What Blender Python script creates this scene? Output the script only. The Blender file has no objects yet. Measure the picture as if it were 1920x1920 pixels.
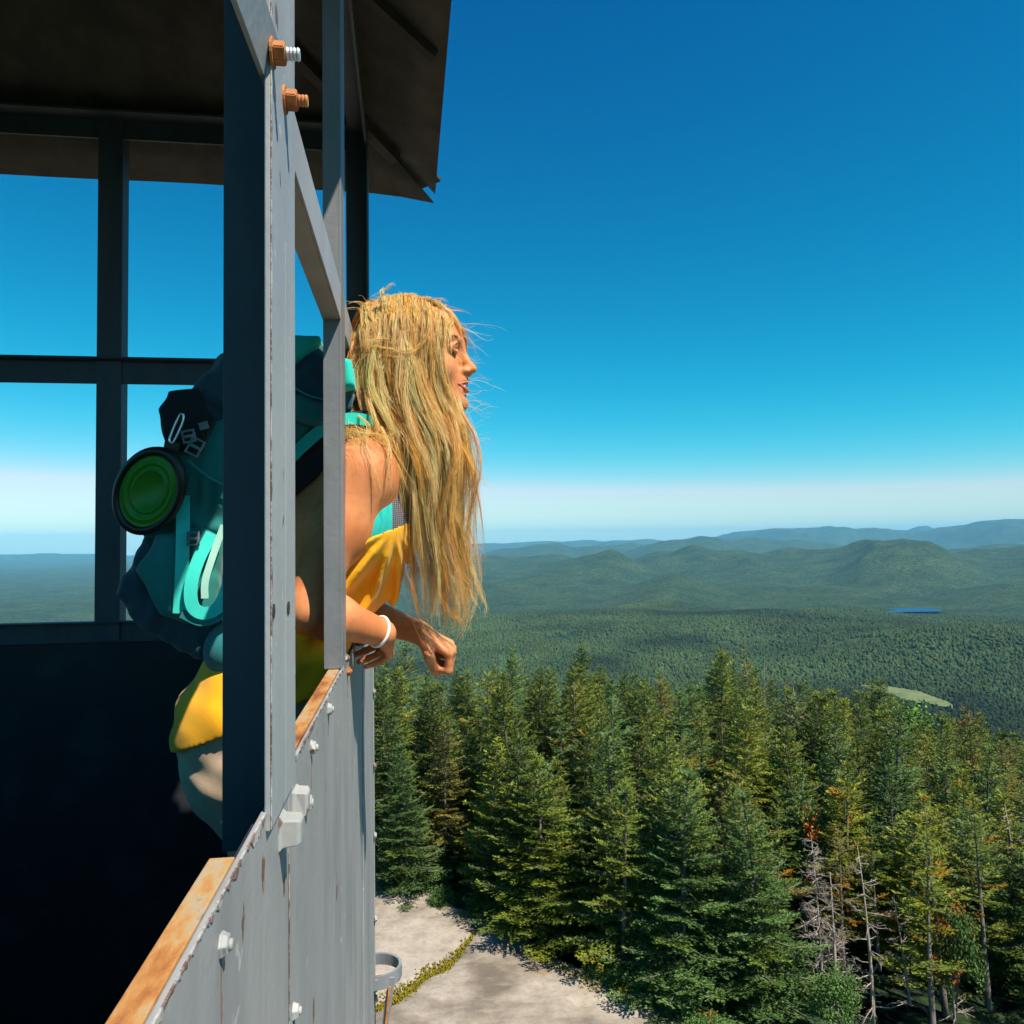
import bpy, bmesh, math, random, sys
import numpy as np
from mathutils import Vector, Matrix, noise as mnoise
from math import radians as R_, sin, cos, pi, sqrt, atan2
random.seed(7)
rng = np.random.default_rng(11)
S = bpy.context.scene
COL = S.collection
ZC = 10.0            # camera height above the summit ledge datum
F = 1440.0           # focal length in pixels of the 1920 px photograph

# ------------------------------------------------------------------ camera
_a, _p, _r = math.atan(192.7/F), math.atan(54.7/F), R_(0.69)
fwd = Vector((sin(_a)*cos(_p), cos(_a)*cos(_p), sin(_p)))
rgt0 = Vector((cos(_a), -sin(_a), 0)); up0 = rgt0.cross(fwd)
rgt = rgt0*cos(_r) - up0*sin(_r); upv = up0*cos(_r) + rgt0*sin(_r)
cam_d = bpy.data.cameras.new('camera'); cam = bpy.data.objects.new('camera', cam_d); COL.objects.link(cam)
M = Matrix((( rgt.x, upv.x, -fwd.x, 0), (rgt.y, upv.y, -fwd.y, 0), (rgt.z, upv.z, -fwd.z, ZC), (0,0,0,1)))
cam.matrix_world = M
cam_d.sensor_width = 24; cam_d.sensor_height = 24; cam_d.sensor_fit = 'HORIZONTAL'
cam_d.lens = 24*F/1920; cam_d.clip_start = 0.02; cam_d.clip_end = 120000
S.camera = cam

def ray(px, py):
    return fwd + rgt*((px-960)/F) - upv*((py-960)/F)
def at(px, py, Y):
    d = ray(px, py); d = d*(Y/d.y)
    return Vector((d.x, d.y, d.z+ZC))
def q(px, py, Y): return np.array(at(px, py, Y))
def proj(p):
    v = Vector((p[0], p[1], p[2]-ZC)); z = v.dot(fwd)
    return 960+F*v.dot(rgt)/z, 960-F*v.dot(upv)/z

# ------------------------------------------------------------------ objects
def tag(o, label=None, cat=None, group=None, kind=None):
    if label: o['label'] = label
    if cat: o['category'] = cat
    if group: o['group'] = group
    if kind: o['kind'] = kind
    return o
def empty(name, loc=(0,0,0), parent=None):
    o = bpy.data.objects.new(name, None); COL.objects.link(o); o.location = loc
    o.empty_display_size = .1
    if parent: o.parent = parent
    return o
def wloc(o):
    v = Vector(o.location)
    while o.parent: o = o.parent; v += Vector(o.location)
    return v
def mesh_np(name, V, faces, mat=None, parent=None, smooth=True, col=None, loc=None):
    """V (n,3) world coordinates; faces: (m,k) int array or list of lists."""
    V = np.asarray(V, dtype=np.float64)
    base = wloc(parent) if parent else Vector((0,0,0))
    if loc is not None: base = base + Vector(loc) - (base if parent else Vector((0,0,0)))
    V = V - np.array(base)
    me = bpy.data.meshes.new(name)
    if isinstance(faces, np.ndarray):
        m, k = faces.shape
        me.vertices.add(len(V)); me.vertices.foreach_set('co', V.astype(np.float32).ravel())
        me.loops.add(m*k); me.loops.foreach_set('vertex_index', faces.astype(np.int32).ravel())
        me.polygons.add(m); me.polygons.foreach_set('loop_start', np.arange(0, m*k, k, dtype=np.int32))
        try: me.polygons.foreach_set('loop_total', np.full(m, k, dtype=np.int32))
        except Exception: pass
        me.polygons.foreach_set('use_smooth', np.full(m, smooth, dtype=bool))
        me.update(calc_edges=True)
    else:
        me.from_pydata([tuple(v) for v in V], [], faces)
        me.polygons.foreach_set('use_smooth', np.full(len(me.polygons), smooth, dtype=bool))
        me.update()
    if col is not None:
        a = me.color_attributes.new('tint', 'FLOAT_COLOR', 'POINT')
        c = np.ones((len(V), 4), dtype=np.float32)
        col = np.asarray(col)
        if col.ndim == 1: c[:, 0] = c[:, 1] = c[:, 2] = col
        else: c[:, :3] = col
        a.data.foreach_set('color', c.ravel())
    if mat: me.materials.append(mat)
    o = bpy.data.objects.new(name, me); COL.objects.link(o)
    if parent: o.parent = parent
    if loc is not None:
        o.location = Vector(loc) - (wloc(parent) if parent else Vector((0,0,0)))
    return o

class MB:
    """collects simple solids, in world coordinates, as one mesh"""
    def __init__(s): s.bm = bmesh.new()
    def box(s, lo, hi, bev=0.0, jit=0.0):
        x0,y0,z0 = lo; x1,y1,z1 = hi
        return s.prism([(x0,y0),(x1,y0),(x1,y1),(x0,y1)], z0, z1, bev)
    def prism(s, pts, z0, z1, bev=0.0):
        n = len(pts)
        a = [s.bm.verts.new((x,y,z0)) for x,y in pts]; b = [s.bm.verts.new((x,y,z1)) for x,y in pts]
        fs = [s.bm.faces.new(a[::-1]), s.bm.faces.new(b)]
        for i in range(n): fs.append(s.bm.faces.new((a[i], a[(i+1)%n], b[(i+1)%n], b[i])))
        if bev:
            es = list({e for f in fs for e in f.edges})
            bmesh.ops.bevel(s.bm, geom=es, offset=bev, segments=2, affect='EDGES', profile=.5)
        return a+b
    def hexa(s, P, bev=0.0):
        """8 corners: bottom loop 0-3, top loop 4-7"""
        v = [s.bm.verts.new(p) for p in P]
        idx = [(3,2,1,0),(4,5,6,7),(0,1,5,4),(1,2,6,5),(2,3,7,6),(3,0,4,7)]
        fs = [s.bm.faces.new([v[i] for i in f]) for f in idx]
        if bev:
            es = list({e for f in fs for e in f.edges})
            bmesh.ops.bevel(s.bm, geom=es, offset=bev, segments=2, affect='EDGES', profile=.5)
    def beam(s, a, b, w, h, up=(0,0,1), bev=0.0):
        a = Vector(a); b = Vector(b); d = (b-a).normalized(); up = Vector(up)
        sd = d.cross(up)
        if sd.length < 1e-4: sd = d.cross(Vector((1,0,0)))
        sd.normalize(); u = sd.cross(d)
        P = []
        for c in (a, b):
            for i, j in ((-1,-1),(1,-1),(1,1),(-1,1)):
                P.append(c + sd*(w/2*i) + u*(h/2*j))
        s.hexa(P, bev)
    def cyl(s, a, b, r0, r1=None, n=16, caps=True):
        r1 = r0 if r1 is None else r1
        a = Vector(a); b = Vector(b); d = (b-a).normalized()
        x = d.orthogonal().normalized(); y = d.cross(x)
        A = [s.bm.verts.new(a+(x*cos(t)+y*sin(t))*r0) for t in [2*pi*i/n for i in range(n)]]
        B = [s.bm.verts.new(b+(x*cos(t)+y*sin(t))*r1) for t in [2*pi*i/n for i in range(n)]]
        for i in range(n): s.bm.faces.new((A[i], A[(i+1)%n], B[(i+1)%n], B[i]))
        if caps: s.bm.faces.new(A[::-1]); s.bm.faces.new(B)
    def tube(s, pts, r, n=8, closed=False):
        pts = [Vector(p) for p in pts]; N = len(pts); rings = []
        rr = r if isinstance(r, (list, tuple)) else [r]*N
        nx = None
        for i, p in enumerate(pts):
            if closed: d = (pts[(i+1)%N]-pts[i-1]).normalized()
            else: d = (pts[min(i+1,N-1)]-pts[max(i-1,0)]).normalized()
            if nx is None: nx = d.orthogonal().normalized()
            nx = (nx - d*nx.dot(d)).normalized(); ny = d.cross(nx)
            rings.append([s.bm.verts.new(p+(nx*cos(2*pi*k/n)+ny*sin(2*pi*k/n))*rr[i]) for k in range(n)])
        for i in range(N if closed else N-1):
            A, B = rings[i], rings[(i+1)%N]
            for k in range(n): s.bm.faces.new((A[k], A[(k+1)%n], B[(k+1)%n], B[k]))
        if not closed: s.bm.faces.new(rings[0][::-1]); s.bm.faces.new(rings[-1])
    def build(s, name, mat, parent=None, smooth=False, subdiv=0, loc=None):
        me = bpy.data.meshes.new(name)
        bmesh.ops.recalc_face_normals(s.bm, faces=s.bm.faces)
        s.bm.to_mesh(me); s.bm.free()
        base = wloc(parent) if parent else Vector((0,0,0))
        if loc is not None: base = Vector(loc)
        me.transform(Matrix.Translation(-base))
        me.polygons.foreach_set('use_smooth', [smooth]*len(me.polygons))
        if mat: me.materials.append(mat)
        o = bpy.data.objects.new(name, me); COL.objects.link(o)
        if parent: o.parent = parent
        if loc is not None: o.location = Vector(loc) - (wloc(parent) if parent else Vector((0,0,0)))
        return o

# ------------------------------------------------------------------ materials
def mat(name, base=(.5,.5,.5), rough=.6, metal=0.0, spec=.5):
    m = bpy.data.materials.new(name); m.use_nodes = True
    b = m.node_tree.nodes['Principled BSDF']
    b.inputs['Base Color'].default_value = (*base, 1); b.inputs['Roughness'].default_value = rough
    b.inputs['Metallic'].default_value = metal; b.inputs['Specular IOR Level'].default_value = spec
    return m, m.node_tree, b
def nd(nt, t, **kw):
    n = nt.nodes.new(t)
    for k, v in kw.items():
        if k.startswith('i_'):
            key = k[2:]; key = int(key) if key.isdigit() else key.replace('_', ' ')
            n.inputs[key].default_value = v
        else: setattr(n, k, v)
    return n
def tex(nt, kind='ShaderNodeTexNoise', scale=5., coord='Object', mscale=None, **kw):
    tc = nd(nt, 'ShaderNodeTexCoord'); t = nd(nt, kind, **kw); t.inputs['Scale'].default_value = scale
    src = tc.outputs[coord]
    if mscale:
        mp = nd(nt, 'ShaderNodeMapping'); mp.inputs['Scale'].default_value = mscale
        nt.links.new(src, mp.inputs['Vector']); src = mp.outputs['Vector']
    nt.links.new(src, t.inputs['Vector']); return t
def ramp(nt, src, stops, interp='LINEAR'):
    r = nd(nt, 'ShaderNodeValToRGB'); r.color_ramp.interpolation = interp
    e = r.color_ramp.elements
    while len(e) < len(stops): e.new(.5)
    for el, (p, c) in zip(e, stops):
        el.position = p; el.color = (*c, 1) if len(c) == 3 else (c[0],)*3+(1,)
    nt.links.new(src, r.inputs['Fac']); return r
def mix(nt, fac, a, b, mode='MIX'):
    n = nd(nt, 'ShaderNodeMix', data_type='RGBA', blend_type=mode)
    for s, v in ((n.inputs[0], fac), (n.inputs[6], a), (n.inputs[7], b)):
        if isinstance(v, (int, float)): s.default_value = v
        elif isinstance(v, tuple): s.default_value = (*v, 1)
        else: nt.links.new(v, s)
    return n.outputs[2]
def bump(nt, b, src, strength=.3, dist=.01):
    n = nd(nt, 'ShaderNodeBump'); n.inputs['Strength'].default_value = strength; n.inputs['Distance'].default_value = dist
    nt.links.new(src, n.inputs['Height'])
    prev = b.inputs['Normal'].links
    if prev: nt.links.new(prev[0].from_socket, n.inputs['Normal'])
    nt.links.new(n.outputs['Normal'], b.inputs['Normal'])

def painted_metal(name, a, b_, streak=.5, rust=.0, rough=.55, chips=True):
    m, nt, b = mat(name, a, rough)
    n1 = tex(nt, scale=2.2, mscale=(4,4,.8)); n1.inputs['Detail'].default_value = 8; n1.inputs['Roughness'].default_value = .65
    c = mix(nt, ramp(nt, n1.outputs['Fac'], [(.3,(0,)),(.7,(1,))]).outputs['Color'], a, b_)
    n2 = tex(nt, scale=7.0, mscale=(2,2,1)); n2.inputs['Detail'].default_value = 9
    c = mix(nt, ramp(nt, n2.outputs['Fac'], [(.45,(0,)),(.75,(streak,))]).outputs['Color'], c, (a[0]*.72, a[1]*.74, a[2]*.78))
    if chips:
        n3 = tex(nt, scale=38.0); n3.inputs['Detail'].default_value = 5
        c = mix(nt, ramp(nt, n3.outputs['Fac'], [(.68,(0,)),(.70,(.6,))]).outputs['Color'], c, (.42,.42,.40))
        n4 = tex(nt, scale=31.0, mscale=(1,1,.5)); n4.inputs['Detail'].default_value = 7
        c = mix(nt, ramp(nt, n4.outputs['Fac'], [(.67-rust,(0,)),(.69-rust,(1,))]).outputs['Color'], c, (.13,.075,.05))
    nt.links.new(c, b.inputs['Base Color'])
    n5 = tex(nt, scale=90.0); n5.inputs['Detail'].default_value = 4
    bump(nt, b, n5.outputs['Fac'], .25, .002); bump(nt, b, n2.outputs['Fac'], .3, .004)
    return m
def nrm(v): return v/np.maximum(np.linalg.norm(v, axis=-1, keepdims=True), 1e-9)
# ------------------------------------------------------------------ fire tower
H, X = 0.193, -0.104           # rail height below the camera, outer face of the cab wall
grey = painted_metal('grey_paint', (.205,.212,.218), (.29,.292,.288), .6, -.015)
grey_post = painted_metal('post_paint', (.24,.258,.268), (.30,.315,.318), .35, -.02)
zinc = painted_metal('galvanised_steel', (.13,.135,.14), (.20,.205,.21), .6, -.1, .5, chips=False)
shade_zinc = painted_metal('shaded_steel', (.028,.040,.052), (.055,.07,.085), .6, -.1, .6, chips=False)  # darkened steel for shaded parts, the shade put into its colour
roofm = painted_metal('roof_sheet', (.020,.018,.014), (.055,.050,.038), .8, .0, .8, chips=False)  # base darkened to carry the shade under the roof
darkm, _nt, _b = mat('interior_shade_dark', (.035,.045,.055), .7)  # inside of the cab, its shade put into a near-black colour
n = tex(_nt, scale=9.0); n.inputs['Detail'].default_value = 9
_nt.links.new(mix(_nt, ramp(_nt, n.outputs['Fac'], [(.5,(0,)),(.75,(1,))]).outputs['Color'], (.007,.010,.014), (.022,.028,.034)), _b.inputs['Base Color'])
rustm, _nt, _b = mat('rust', (.30,.12,.04), .85)
n = tex(_nt, scale=30.0); n.inputs['Detail'].default_value = 9
_nt.links.new(ramp(_nt, n.outputs['Fac'], [(.3,(.10,.035,.012)),(.5,(.36,.13,.035)),(.7,(.50,.22,.07))]).outputs['Color'], _b.inputs['Base Color'])
bump(_nt, _b, n.outputs['Fac'], .6, .002)
rail_rust, _nt, _b = mat('rusty_rail_top', (.45,.25,.10), .75)
n = tex(_nt, scale=11.0, mscale=(3,1,3)); n.inputs['Detail'].default_value = 10; n.inputs['Roughness'].default_value = .7
_nt.links.new(ramp(_nt, n.outputs['Fac'], [(.34,(.12,.035,.012)),(.43,(.24,.08,.02)),(.50,(.33,.14,.035)),(.56,(.34,.20,.075)),(.62,(.30,.24,.16)),(.72,(.17,.06,.02))]).outputs['Color'], _b.inputs['Base Color'])
n2 = tex(_nt, scale=60.0); bump(_nt, _b, n2.outputs['Fac'], .4, .002)
threadm, _nt, _b = mat('zinc_thread', (.55,.60,.62), .4, .6)
boltp = painted_metal('bolt_paint', (.23,.24,.24), (.36,.36,.335), .7, .06, .6)
rail_gray = painted_metal('side_rail_steel', (.26,.265,.262), (.33,.335,.328), .5, -.1, .55, chips=False)

YA0, YA1 = .579, .699          # near post
YB = 1.215                      # middle post
YC = 2.115                      # far corner
YN = -0.12                     # near wall, behind the camera
XL = -2.30                     # far side of the cab
ZT = ZC - H                    # wall top
ZF = ZT - 1.05                 # cab floor
tower = empty('fire_tower', (-1.2, 1.0, 0))
tag(tower, 'grey steel fire tower cab with open sides, riveted wall panels and dark sheet roof', 'fire tower')

# side wall: two panels with a gap just past the near post, and ragged paint along the top
def panel(y0, y1, z0, z1, name='wall_panel'):
    me = MB(); me.box((X-.004, y0, z0), (X, y1, z1), .0012)
    return me.build(name, grey, tower)
panel(YN, .6835, ZF-.10, ZT); panel(.6885, YC+.03, ZF-.10, ZT-.0015)
# far panel return flange that shows as a vertical rib at the corner
m = MB(); m.box((X-.001, 1.70, ZF-.12), (X+.0025, YC+.028, ZT-.012), .0012); m.build('seam_strip', grey, tower)
m = MB(); m.box((X-.02, YC+.031, ZF-.12), (X+.005, YC+.036, ZT-.01), .001); m.build('corner_flange', grey, tower)
# dark sheet inside the wall, the interior's shade put into its colour
m = MB(); m.box((X-.012, YN, ZF-.05), (X-.006, YC-.01, ZT-.012)); m.build('shade_lining', darkm, tower)
# rusty rail on top of the wall: an angle with its flat side up
m = MB(); m.box((X-.0205, YN, ZT-.006), (X-.005, .505, ZT-.001), .001); m.box((X-.0205, YN, ZT-.03), (X-.0175, .505, ZT-.0075), .0005)
m.build('top_rail', rail_rust, tower)
m = MB(); m.box((X-.0215, YA1+.012, ZT-.006), (X-.005, YC-.05, ZT-.001), .001); m.box((X-.0215, YA1+.012, ZT-.03), (X-.0185, YC-.05, ZT-.0075), .0005)
m.build('top_rail', rail_rust, tower)
# paint lip with chips standing along the panel top
def jagged(name, p0, p1, off, wide, m, seed, thick=.0012, step=.0035):
    """uneven strip of broken paint along an edge: off = direction it spreads"""
    rg = random.Random(seed); p0 = Vector(p0); p1 = Vector(p1); off = Vector(off).normalized(); L = (p1-p0).length; n = int(L/step); d = (p1-p0)/n
    out = d.cross(off).normalized()
    if out.x < 0: out = -out
    b = MB(); prev = None; w = wide*.5
    for i in range(n+1):
        w = max(wide*.12, min(wide, w+rg.uniform(-.4,.4)*wide)); p = p0+d*i
        a = [b.bm.verts.new(p-off*.0004), b.bm.verts.new(p+off*w), b.bm.verts.new(p+off*w*.9+out*thick), b.bm.verts.new(p-off*.0004+out*thick)]
        if prev:
            for k in range(4): b.bm.faces.new((prev[k], prev[(k+1)%4], a[(k+1)%4], a[k]))
        else: b.bm.faces.new(a[::-1])
        prev = a
    b.bm.faces.new(prev); return b.build(name, m, tower)
chipm, _nt, _b = mat('chipped_paint', (.3,.25,.2), .8)
n = tex(_nt, scale=45.0); n.inputs['Detail'].default_value = 9; n.inputs['Roughness'].default_value = .8
_nt.links.new(ramp(_nt, n.outputs['Fac'], [(.36,(.07,.035,.03)),(.46,(.16,.09,.07)),(.52,(.28,.28,.28)),(.60,(.42,.41,.38)),(.70,(.35,.18,.08))]).outputs['Color'], _b.inputs['Base Color'])
bump(_nt, _b, n.outputs['Fac'], .8, .002)
jagged('paint_lip', (X-.0005, YN, ZT), (X-.0005, YA0-.001, ZT), (0,0,-1), .0085, chipm, 3)
jagged('paint_lip', (X-.0005, YA1+.001, ZT), (X-.0005, YC, ZT), (0,0,-1), .0060, chipm, 4)
jagged('seam_edge', (X-.0002, .6884, ZF), (X-.0002, .6884, ZT-.08), (0,1,0), .0022, chipm, 5, .0006)

# near post A: outer flange (lit) and an inward flange with its shade put into the colour
zt0, zt1 = ZT-.012, ZC+1.22
m = MB(); m.box((X-.001, YA0, ZT-.014), (X+.004, YA1, zt1), .0012); pA = m.build('corner_post', grey_post, tower)
m = MB(); m.box((X-.0565, YA1-.006, at(435,1592,YA1).z), (X-.0015, YA1-.0005, zt1), .001); m.build('post_flange', shade_zinc, tower)
jagged('chipped_edge', (X+.0036, YA0, ZT-.012), (X+.0036, YA0, zt1), (0,1,0), .0045, chipm, 8, .0009)
jagged('chipped_edge', (X+.0034, YA1-.055, ZT-.012), (X+.0034, YA1-.055, ZC+.25), (0,1,0), .0022, grey_post, 9, .0009)
# middle post B
m = MB(); m.box((X-.0275, YB, ZT-.0), (X-.003, YB+.004, zt1), .0006); m.box((X-.0035, YB-.0003, ZT+.0), (X+.0005, YB+.072, zt1), .0008)
m.build('middle_post', zinc, tower)
# far corner post C
m = MB(); m.box((X-.062, YC-.004, ZF-.1), (X-.004, YC+.002, zt1), .001); m.box((X-.0045, YC-.06, ZT-.01), (X-.0005, YC+.0025, zt1), .001)
m.build('corner_post', shade_zinc, tower)
# rear wall
xr0, xr1 = XL, X-.064
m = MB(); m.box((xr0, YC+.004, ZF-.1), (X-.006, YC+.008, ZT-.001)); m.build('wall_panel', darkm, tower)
m = MB(); m.box((xr0, YC-.03, ZT-.004), (xr1, YC+.003, ZT), .001); m.box((xr0, YC-.004, ZT-.055), (xr1, YC-.0005, ZT-.0045), .001); m.build('top_rail', shade_zinc, tower)
zr1, zr0 = at(100, 673, YC).z, at(100, 719, YC).z
m = MB(); m.box((xr0, YC-.006, zr0), (xr1, YC-.001, zr1-.0045), .001); m.box((xr0, YC-.04, zr1-.004), (xr1, YC-.001, zr1), .001)
m.build('mid_rail', shade_zinc, tower)
xa, xb = at(184, 700, YC).x, at(229, 700, YC).x
for k, xo in enumerate((0, -.95)):
    m = MB(); m.box((xa+xo, YC-.012, ZT-.05), (xb+xo, YC-.0065, zt1-.05), .001); m.box((xb+xo-.002, YC-.0115, ZT-.05), (xb+xo+.002, YC+.035, zt1-.05), .0008)
    m.build('rear_mullion', shade_zinc, tower)
# side mid rail, an angle whose vertical leg is the bright face
zs = [at(549,211,YA1).z]
hr = (1017-211)/F*.665; 
m = MB()
za, zb = ZC+.405, ZC+.350
m.box((X+.0005-.004, YA1-.03, zb), (X-.0002, YC-.07, za), .0008)
m.box((X-.0285, YA1-.0, zb), (X-.0036, YC-.07, zb+.0035), .0008)
m.build('mid_rail', rail_gray, tower)
# near bay brace rising from the post, its face catches the sun
m = MB(); m.hexa([at(496,152,.64), at(498,152,.64), at(500,0,.64)+Vector((0,0,.0)), at(446,-4,.64),
                  at(496,152,.644), at(498,152,.644), at(500,0,.644), at(446,-4,.644)])
m.bm.free()
m = MB(); a = at(478,62,.50); 
m.beam(at(538,122,.60)+Vector((-.012,0,0)), at(413,-308,.36)+Vector((-.012,0,0)), .004, .036, up=(0,1,.3))
m.build('knee_brace', rail_gray, tower)

# bolts
def hexbolt(p, nrm, r=.008, nut=.008, thr=.012, mn=rustm, mt=None, sides=6, washer=True, rot=0, name='bolt'):
    p = Vector(p); nrm = Vector(nrm).normalized(); m = MB()
    if washer: m.cyl(p, p+nrm*.0018, r*1.25, n=20)
    x = nrm.cross(Vector((0,0,1))); x = x.normalized() if x.length > .1 else Vector((1,0,0)); y = x.cross(nrm)
    a0 = p+nrm*.0018; a1 = a0+nrm*nut
    ringA = [m.bm.verts.new(a0+(x*cos(rot+2*pi*k/sides)+y*sin(rot+2*pi*k/sides))*r) for k in range(sides)]
    ringB = [m.bm.verts.new(a1+(x*cos(rot+2*pi*k/sides)+y*sin(rot+2*pi*k/sides))*r) for k in range(sides)]
    fs = [m.bm.faces.new(ringA[::-1]), m.bm.faces.new(ringB)]
    for k in range(sides): fs.append(m.bm.faces.new((ringA[k], ringA[(k+1)%sides], ringB[(k+1)%sides], ringB[k])))
    bmesh.ops.bevel(m.bm, geom=list({e for f in fs for e in f.edges}), offset=r*.10, segments=2, affect='EDGES')
    o = m.build(name, mn, tower)
    if thr:
        t = MB(); nseg = max(3, int(thr/.0022)); pts = []; rr = []
        for i in range(nseg*2+1):
            pts.append(a1 + nrm*(thr*i/(nseg*2))); rr.append(r*(.56 if i % 2 else .47))
        t.tube(pts, rr, 16); t.build('thread', mt or mn, o, smooth=False)
    return o
def onwall(px, py, off=0):
    d = ray(px, py); k = (X+off)/d.x; return Vector((d.x*k, d.y*k, d.z*k+ZC))
hexbolt(onwall(509,99,.004), (1,0,0), .0088, .0085, .0105, rustm, threadm)
hexbolt(onwall(533,187,.004), (1,0,0), .0088, .0088, .0085, rustm, rustm)
# the two big painted bolts at the foot of the post and the smaller caked ones along the panels
def caked(px, py, r, ln, sides=6, n2=0, rust=0):
    p = onwall(px, py); m = MB(); rg = random.Random(int(px)); rot = rg.random()*2 if sides == 6 else pi/4
    def ring(xo, rr, k=sides): return [m.bm.verts.new((X+xo, p.y+rr*cos(rot+2*pi*i/k)*rg.uniform(.93,1.07), p.z+rr*sin(rot+2*pi*i/k)*rg.uniform(.93,1.07))) for i in range(k)]
    R = [ring(-.001, r*1.22), ring(.0012, r*1.15), ring(.0022, r*1.0), ring(ln*.85, r*.95), ring(ln, r*.72)]
    for A, B in zip(R[:-1], R[1:]):
        for i in range(sides): m.bm.faces.new((A[i], A[(i+1)%sides], B[(i+1)%sides], B[i]))
    m.bm.faces.new(R[-1]); m.bm.faces.new(R[0][::-1])
    o = m.build('bolt', rustm if rust else boltp, tower, smooth=False)
    mod = o.modifiers.new('b', 'BEVEL'); mod.width = r*.16; mod.segments = 2; mod.limit_method = 'ANGLE'
    if n2:
        t = MB(); q0 = Vector((X+ln*.9, p.y, p.z)); t.tube([q0, q0+Vector((n2*.8,0,0)), q0+Vector((n2,0,0))], [r*.55, r*.5, r*.34], 12); t.build('thread', rustm if rust else boltp, o, smooth=True)
caked(527,1556,.0155,.017,4); caked(552,1503,.0150,.013,4); caked(572,1506,.0085,.007,6,.002)
for (px, py, r, ru) in ((414,1772,.0062,0),(550,1896,.0068,0),(583,1402,.0072,0),(615,1330,.0072,0),(651,1259,.0078,1),(648,1234,.0065,0)):
    caked(px, py, r, r*.75, 6, r*.4, ru)
streakm, _nt, _b = mat('rust_streak', (.16,.10,.07), .9)
for (px, py, ln, w_) in ((414,1800,.035,.003),(583,1425,.030,.003),(651,1275,.030,.0035),(615,1350,.02,.002),(540,1600,.05,.004),(550,1912,.04,.003)):
    a = onwall(px, py); jagged('rust_streak', (X-.0008, a.y, a.z), (X-.0008, a.y, a.z-ln), (0,1,0), w_, streakm, int(px), .0012, .002)
for py in (1300, 1440, 1572, 1730, 1880):
    hexbolt(Vector((X+.005, YC+.02, at(697,py,YC).z)), (1,0,0), .0075, .004, .0, boltp, boltp)
# empty bolt holes in the post
holem, _, _ = mat('bolt_hole', (.02,.012,.01), .9)
for px, py in ((513,1146),(541,1140)):
    p = onwall(px, py, .0045); m = MB(); m.cyl(p-Vector((.002,0,0)), p+Vector((.0004,0,0)), .0055, n=20); m.build('bolt_hole', holem, tower)
for px, py in ((203,1181),(277,1180)):
    p = at(px, py, YC-.005); m = MB(); m.cyl(p, p+Vector((0,-.005,0)), .009, .007, n=12); m.build('bolt', shade_zinc, tower)

# top plate, rafters, roof sheets
zp = ZC+1.125
m = MB()
for lo, hi in (((X-.055, YN, zp), (X-.003, YC, zp+.006)), ((X-.009, YN, zp-.05), (X-.003, YC, zp)), ((XL, YC-.05, zp), (X-.056, YC, zp+.006)), ((XL, YC-.006, zp-.05), (X-.010, YC, zp-.001))):
    m.box(lo, hi)
m.build('top_plate', shade_zinc, tower)
xm, ym = (X+XL)/2, (YC+YN)/2
zpk = zp + .62
ov = .175; slope = .5
ze = at(816, 362, YC+.17).z
xe = at(816, 362, YC+.17).x
xe2, ye2 = XL-(xe-X), YN-.18
ye = YC+.17
peak = Vector((xm, ym, zpk))
def sheet(a, b, name, sag=0, drop=0.0, t=.003, lipw=.0):
    """triangular roof plane from eave corner a to b up to the peak, corrugated slightly"""
    a = Vector(a); b = Vector(b); bm = MB(); nu, nv = 26, 14; top = []
    for j in range(nv+1):
        v = j/nv; row = []
        for i in range(nu+1):
            u = i/nu
            e = a.lerp(b, u); p = e.lerp(peak, v*.985)
            w = .0035*mnoise.noise(Vector((p.x*4, p.y*4, 3.1)))
            row.append(Vector((p.x, p.y, p.z+w - drop*(1-v)**8*max(0, (abs(u-.5)-.40)/.10)**2)))
        top.append(row)
    vt = [[bm.bm.verts.new(p) for p in r] for r in top]; vb = [[bm.bm.verts.new(p-Vector((0,0,t))) for p in r] for r in top]
    for j in range(nv):
        for i in range(nu):
            bm.bm.faces.new((vt[j][i], vt[j][i+1], vt[j+1][i+1], vt[j+1][i])); bm.bm.faces.new((vb[j+1][i], vb[j+1][i+1], vb[j][i+1], vb[j][i]))
    for i in range(nu): bm.bm.faces.new((vb[0][i], vb[0][i+1], vt[0][i+1], vt[0][i])); bm.bm.faces.new((vt[nv][i], vt[nv][i+1], vb[nv][i+1], vb[nv][i]))
    for j in range(nv): bm.bm.faces.new((vb[j+1][0], vb[j][0], vt[j][0], vt[j+1][0])); bm.bm.faces.new((vb[j][nu], vb[j+1][nu], vt[j+1][nu], vt[j][nu]))
    return bm.build(name, roofm, tower, smooth=True)
c_re = (xe, ye, ze); c_le = (xe2, ye, ze); c_rn = (xe+.012, ye2, ze); c_ln = (xe2, ye2, ze)
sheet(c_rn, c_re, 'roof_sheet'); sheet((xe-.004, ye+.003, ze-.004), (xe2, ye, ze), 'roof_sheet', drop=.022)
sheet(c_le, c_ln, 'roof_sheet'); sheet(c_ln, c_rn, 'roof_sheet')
m = MB()
for c in (c_re, c_le, c_rn, c_ln):
    c = Vector(c); m.beam(c.lerp(peak, .09)-Vector((0,0,.022)), peak-Vector((0,0,.022)), .03, .03)
m.build('hip_rafter', roofm, tower)
m = MB()
for c in (c_re, c_le, c_rn, c_ln):
    c = Vector(c); m.beam(c.lerp(peak, .015)+Vector((0,0,.004)), peak+Vector((0,0,.004)), .10, .008)
m.cyl(peak-Vector((0,0,.03)), peak+Vector((0,0,.06)), .14, .01, n=12)
m.build('hip_cap', roofm, tower)
m = MB()
for k in range(1, 4):
    u = k/4; a = Vector(c_rn).lerp(Vector(c_re), u)
    m.beam(a.lerp(peak,.02)-Vector((0,0,.018)), Vector((xm, a.y+(ym-a.y)*.96, 0)).lerp(a,0) if False else a.lerp(peak, .95)-Vector((0,0,.018)), .02, .02)
m.build('rafter', roofm, tower)
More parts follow.
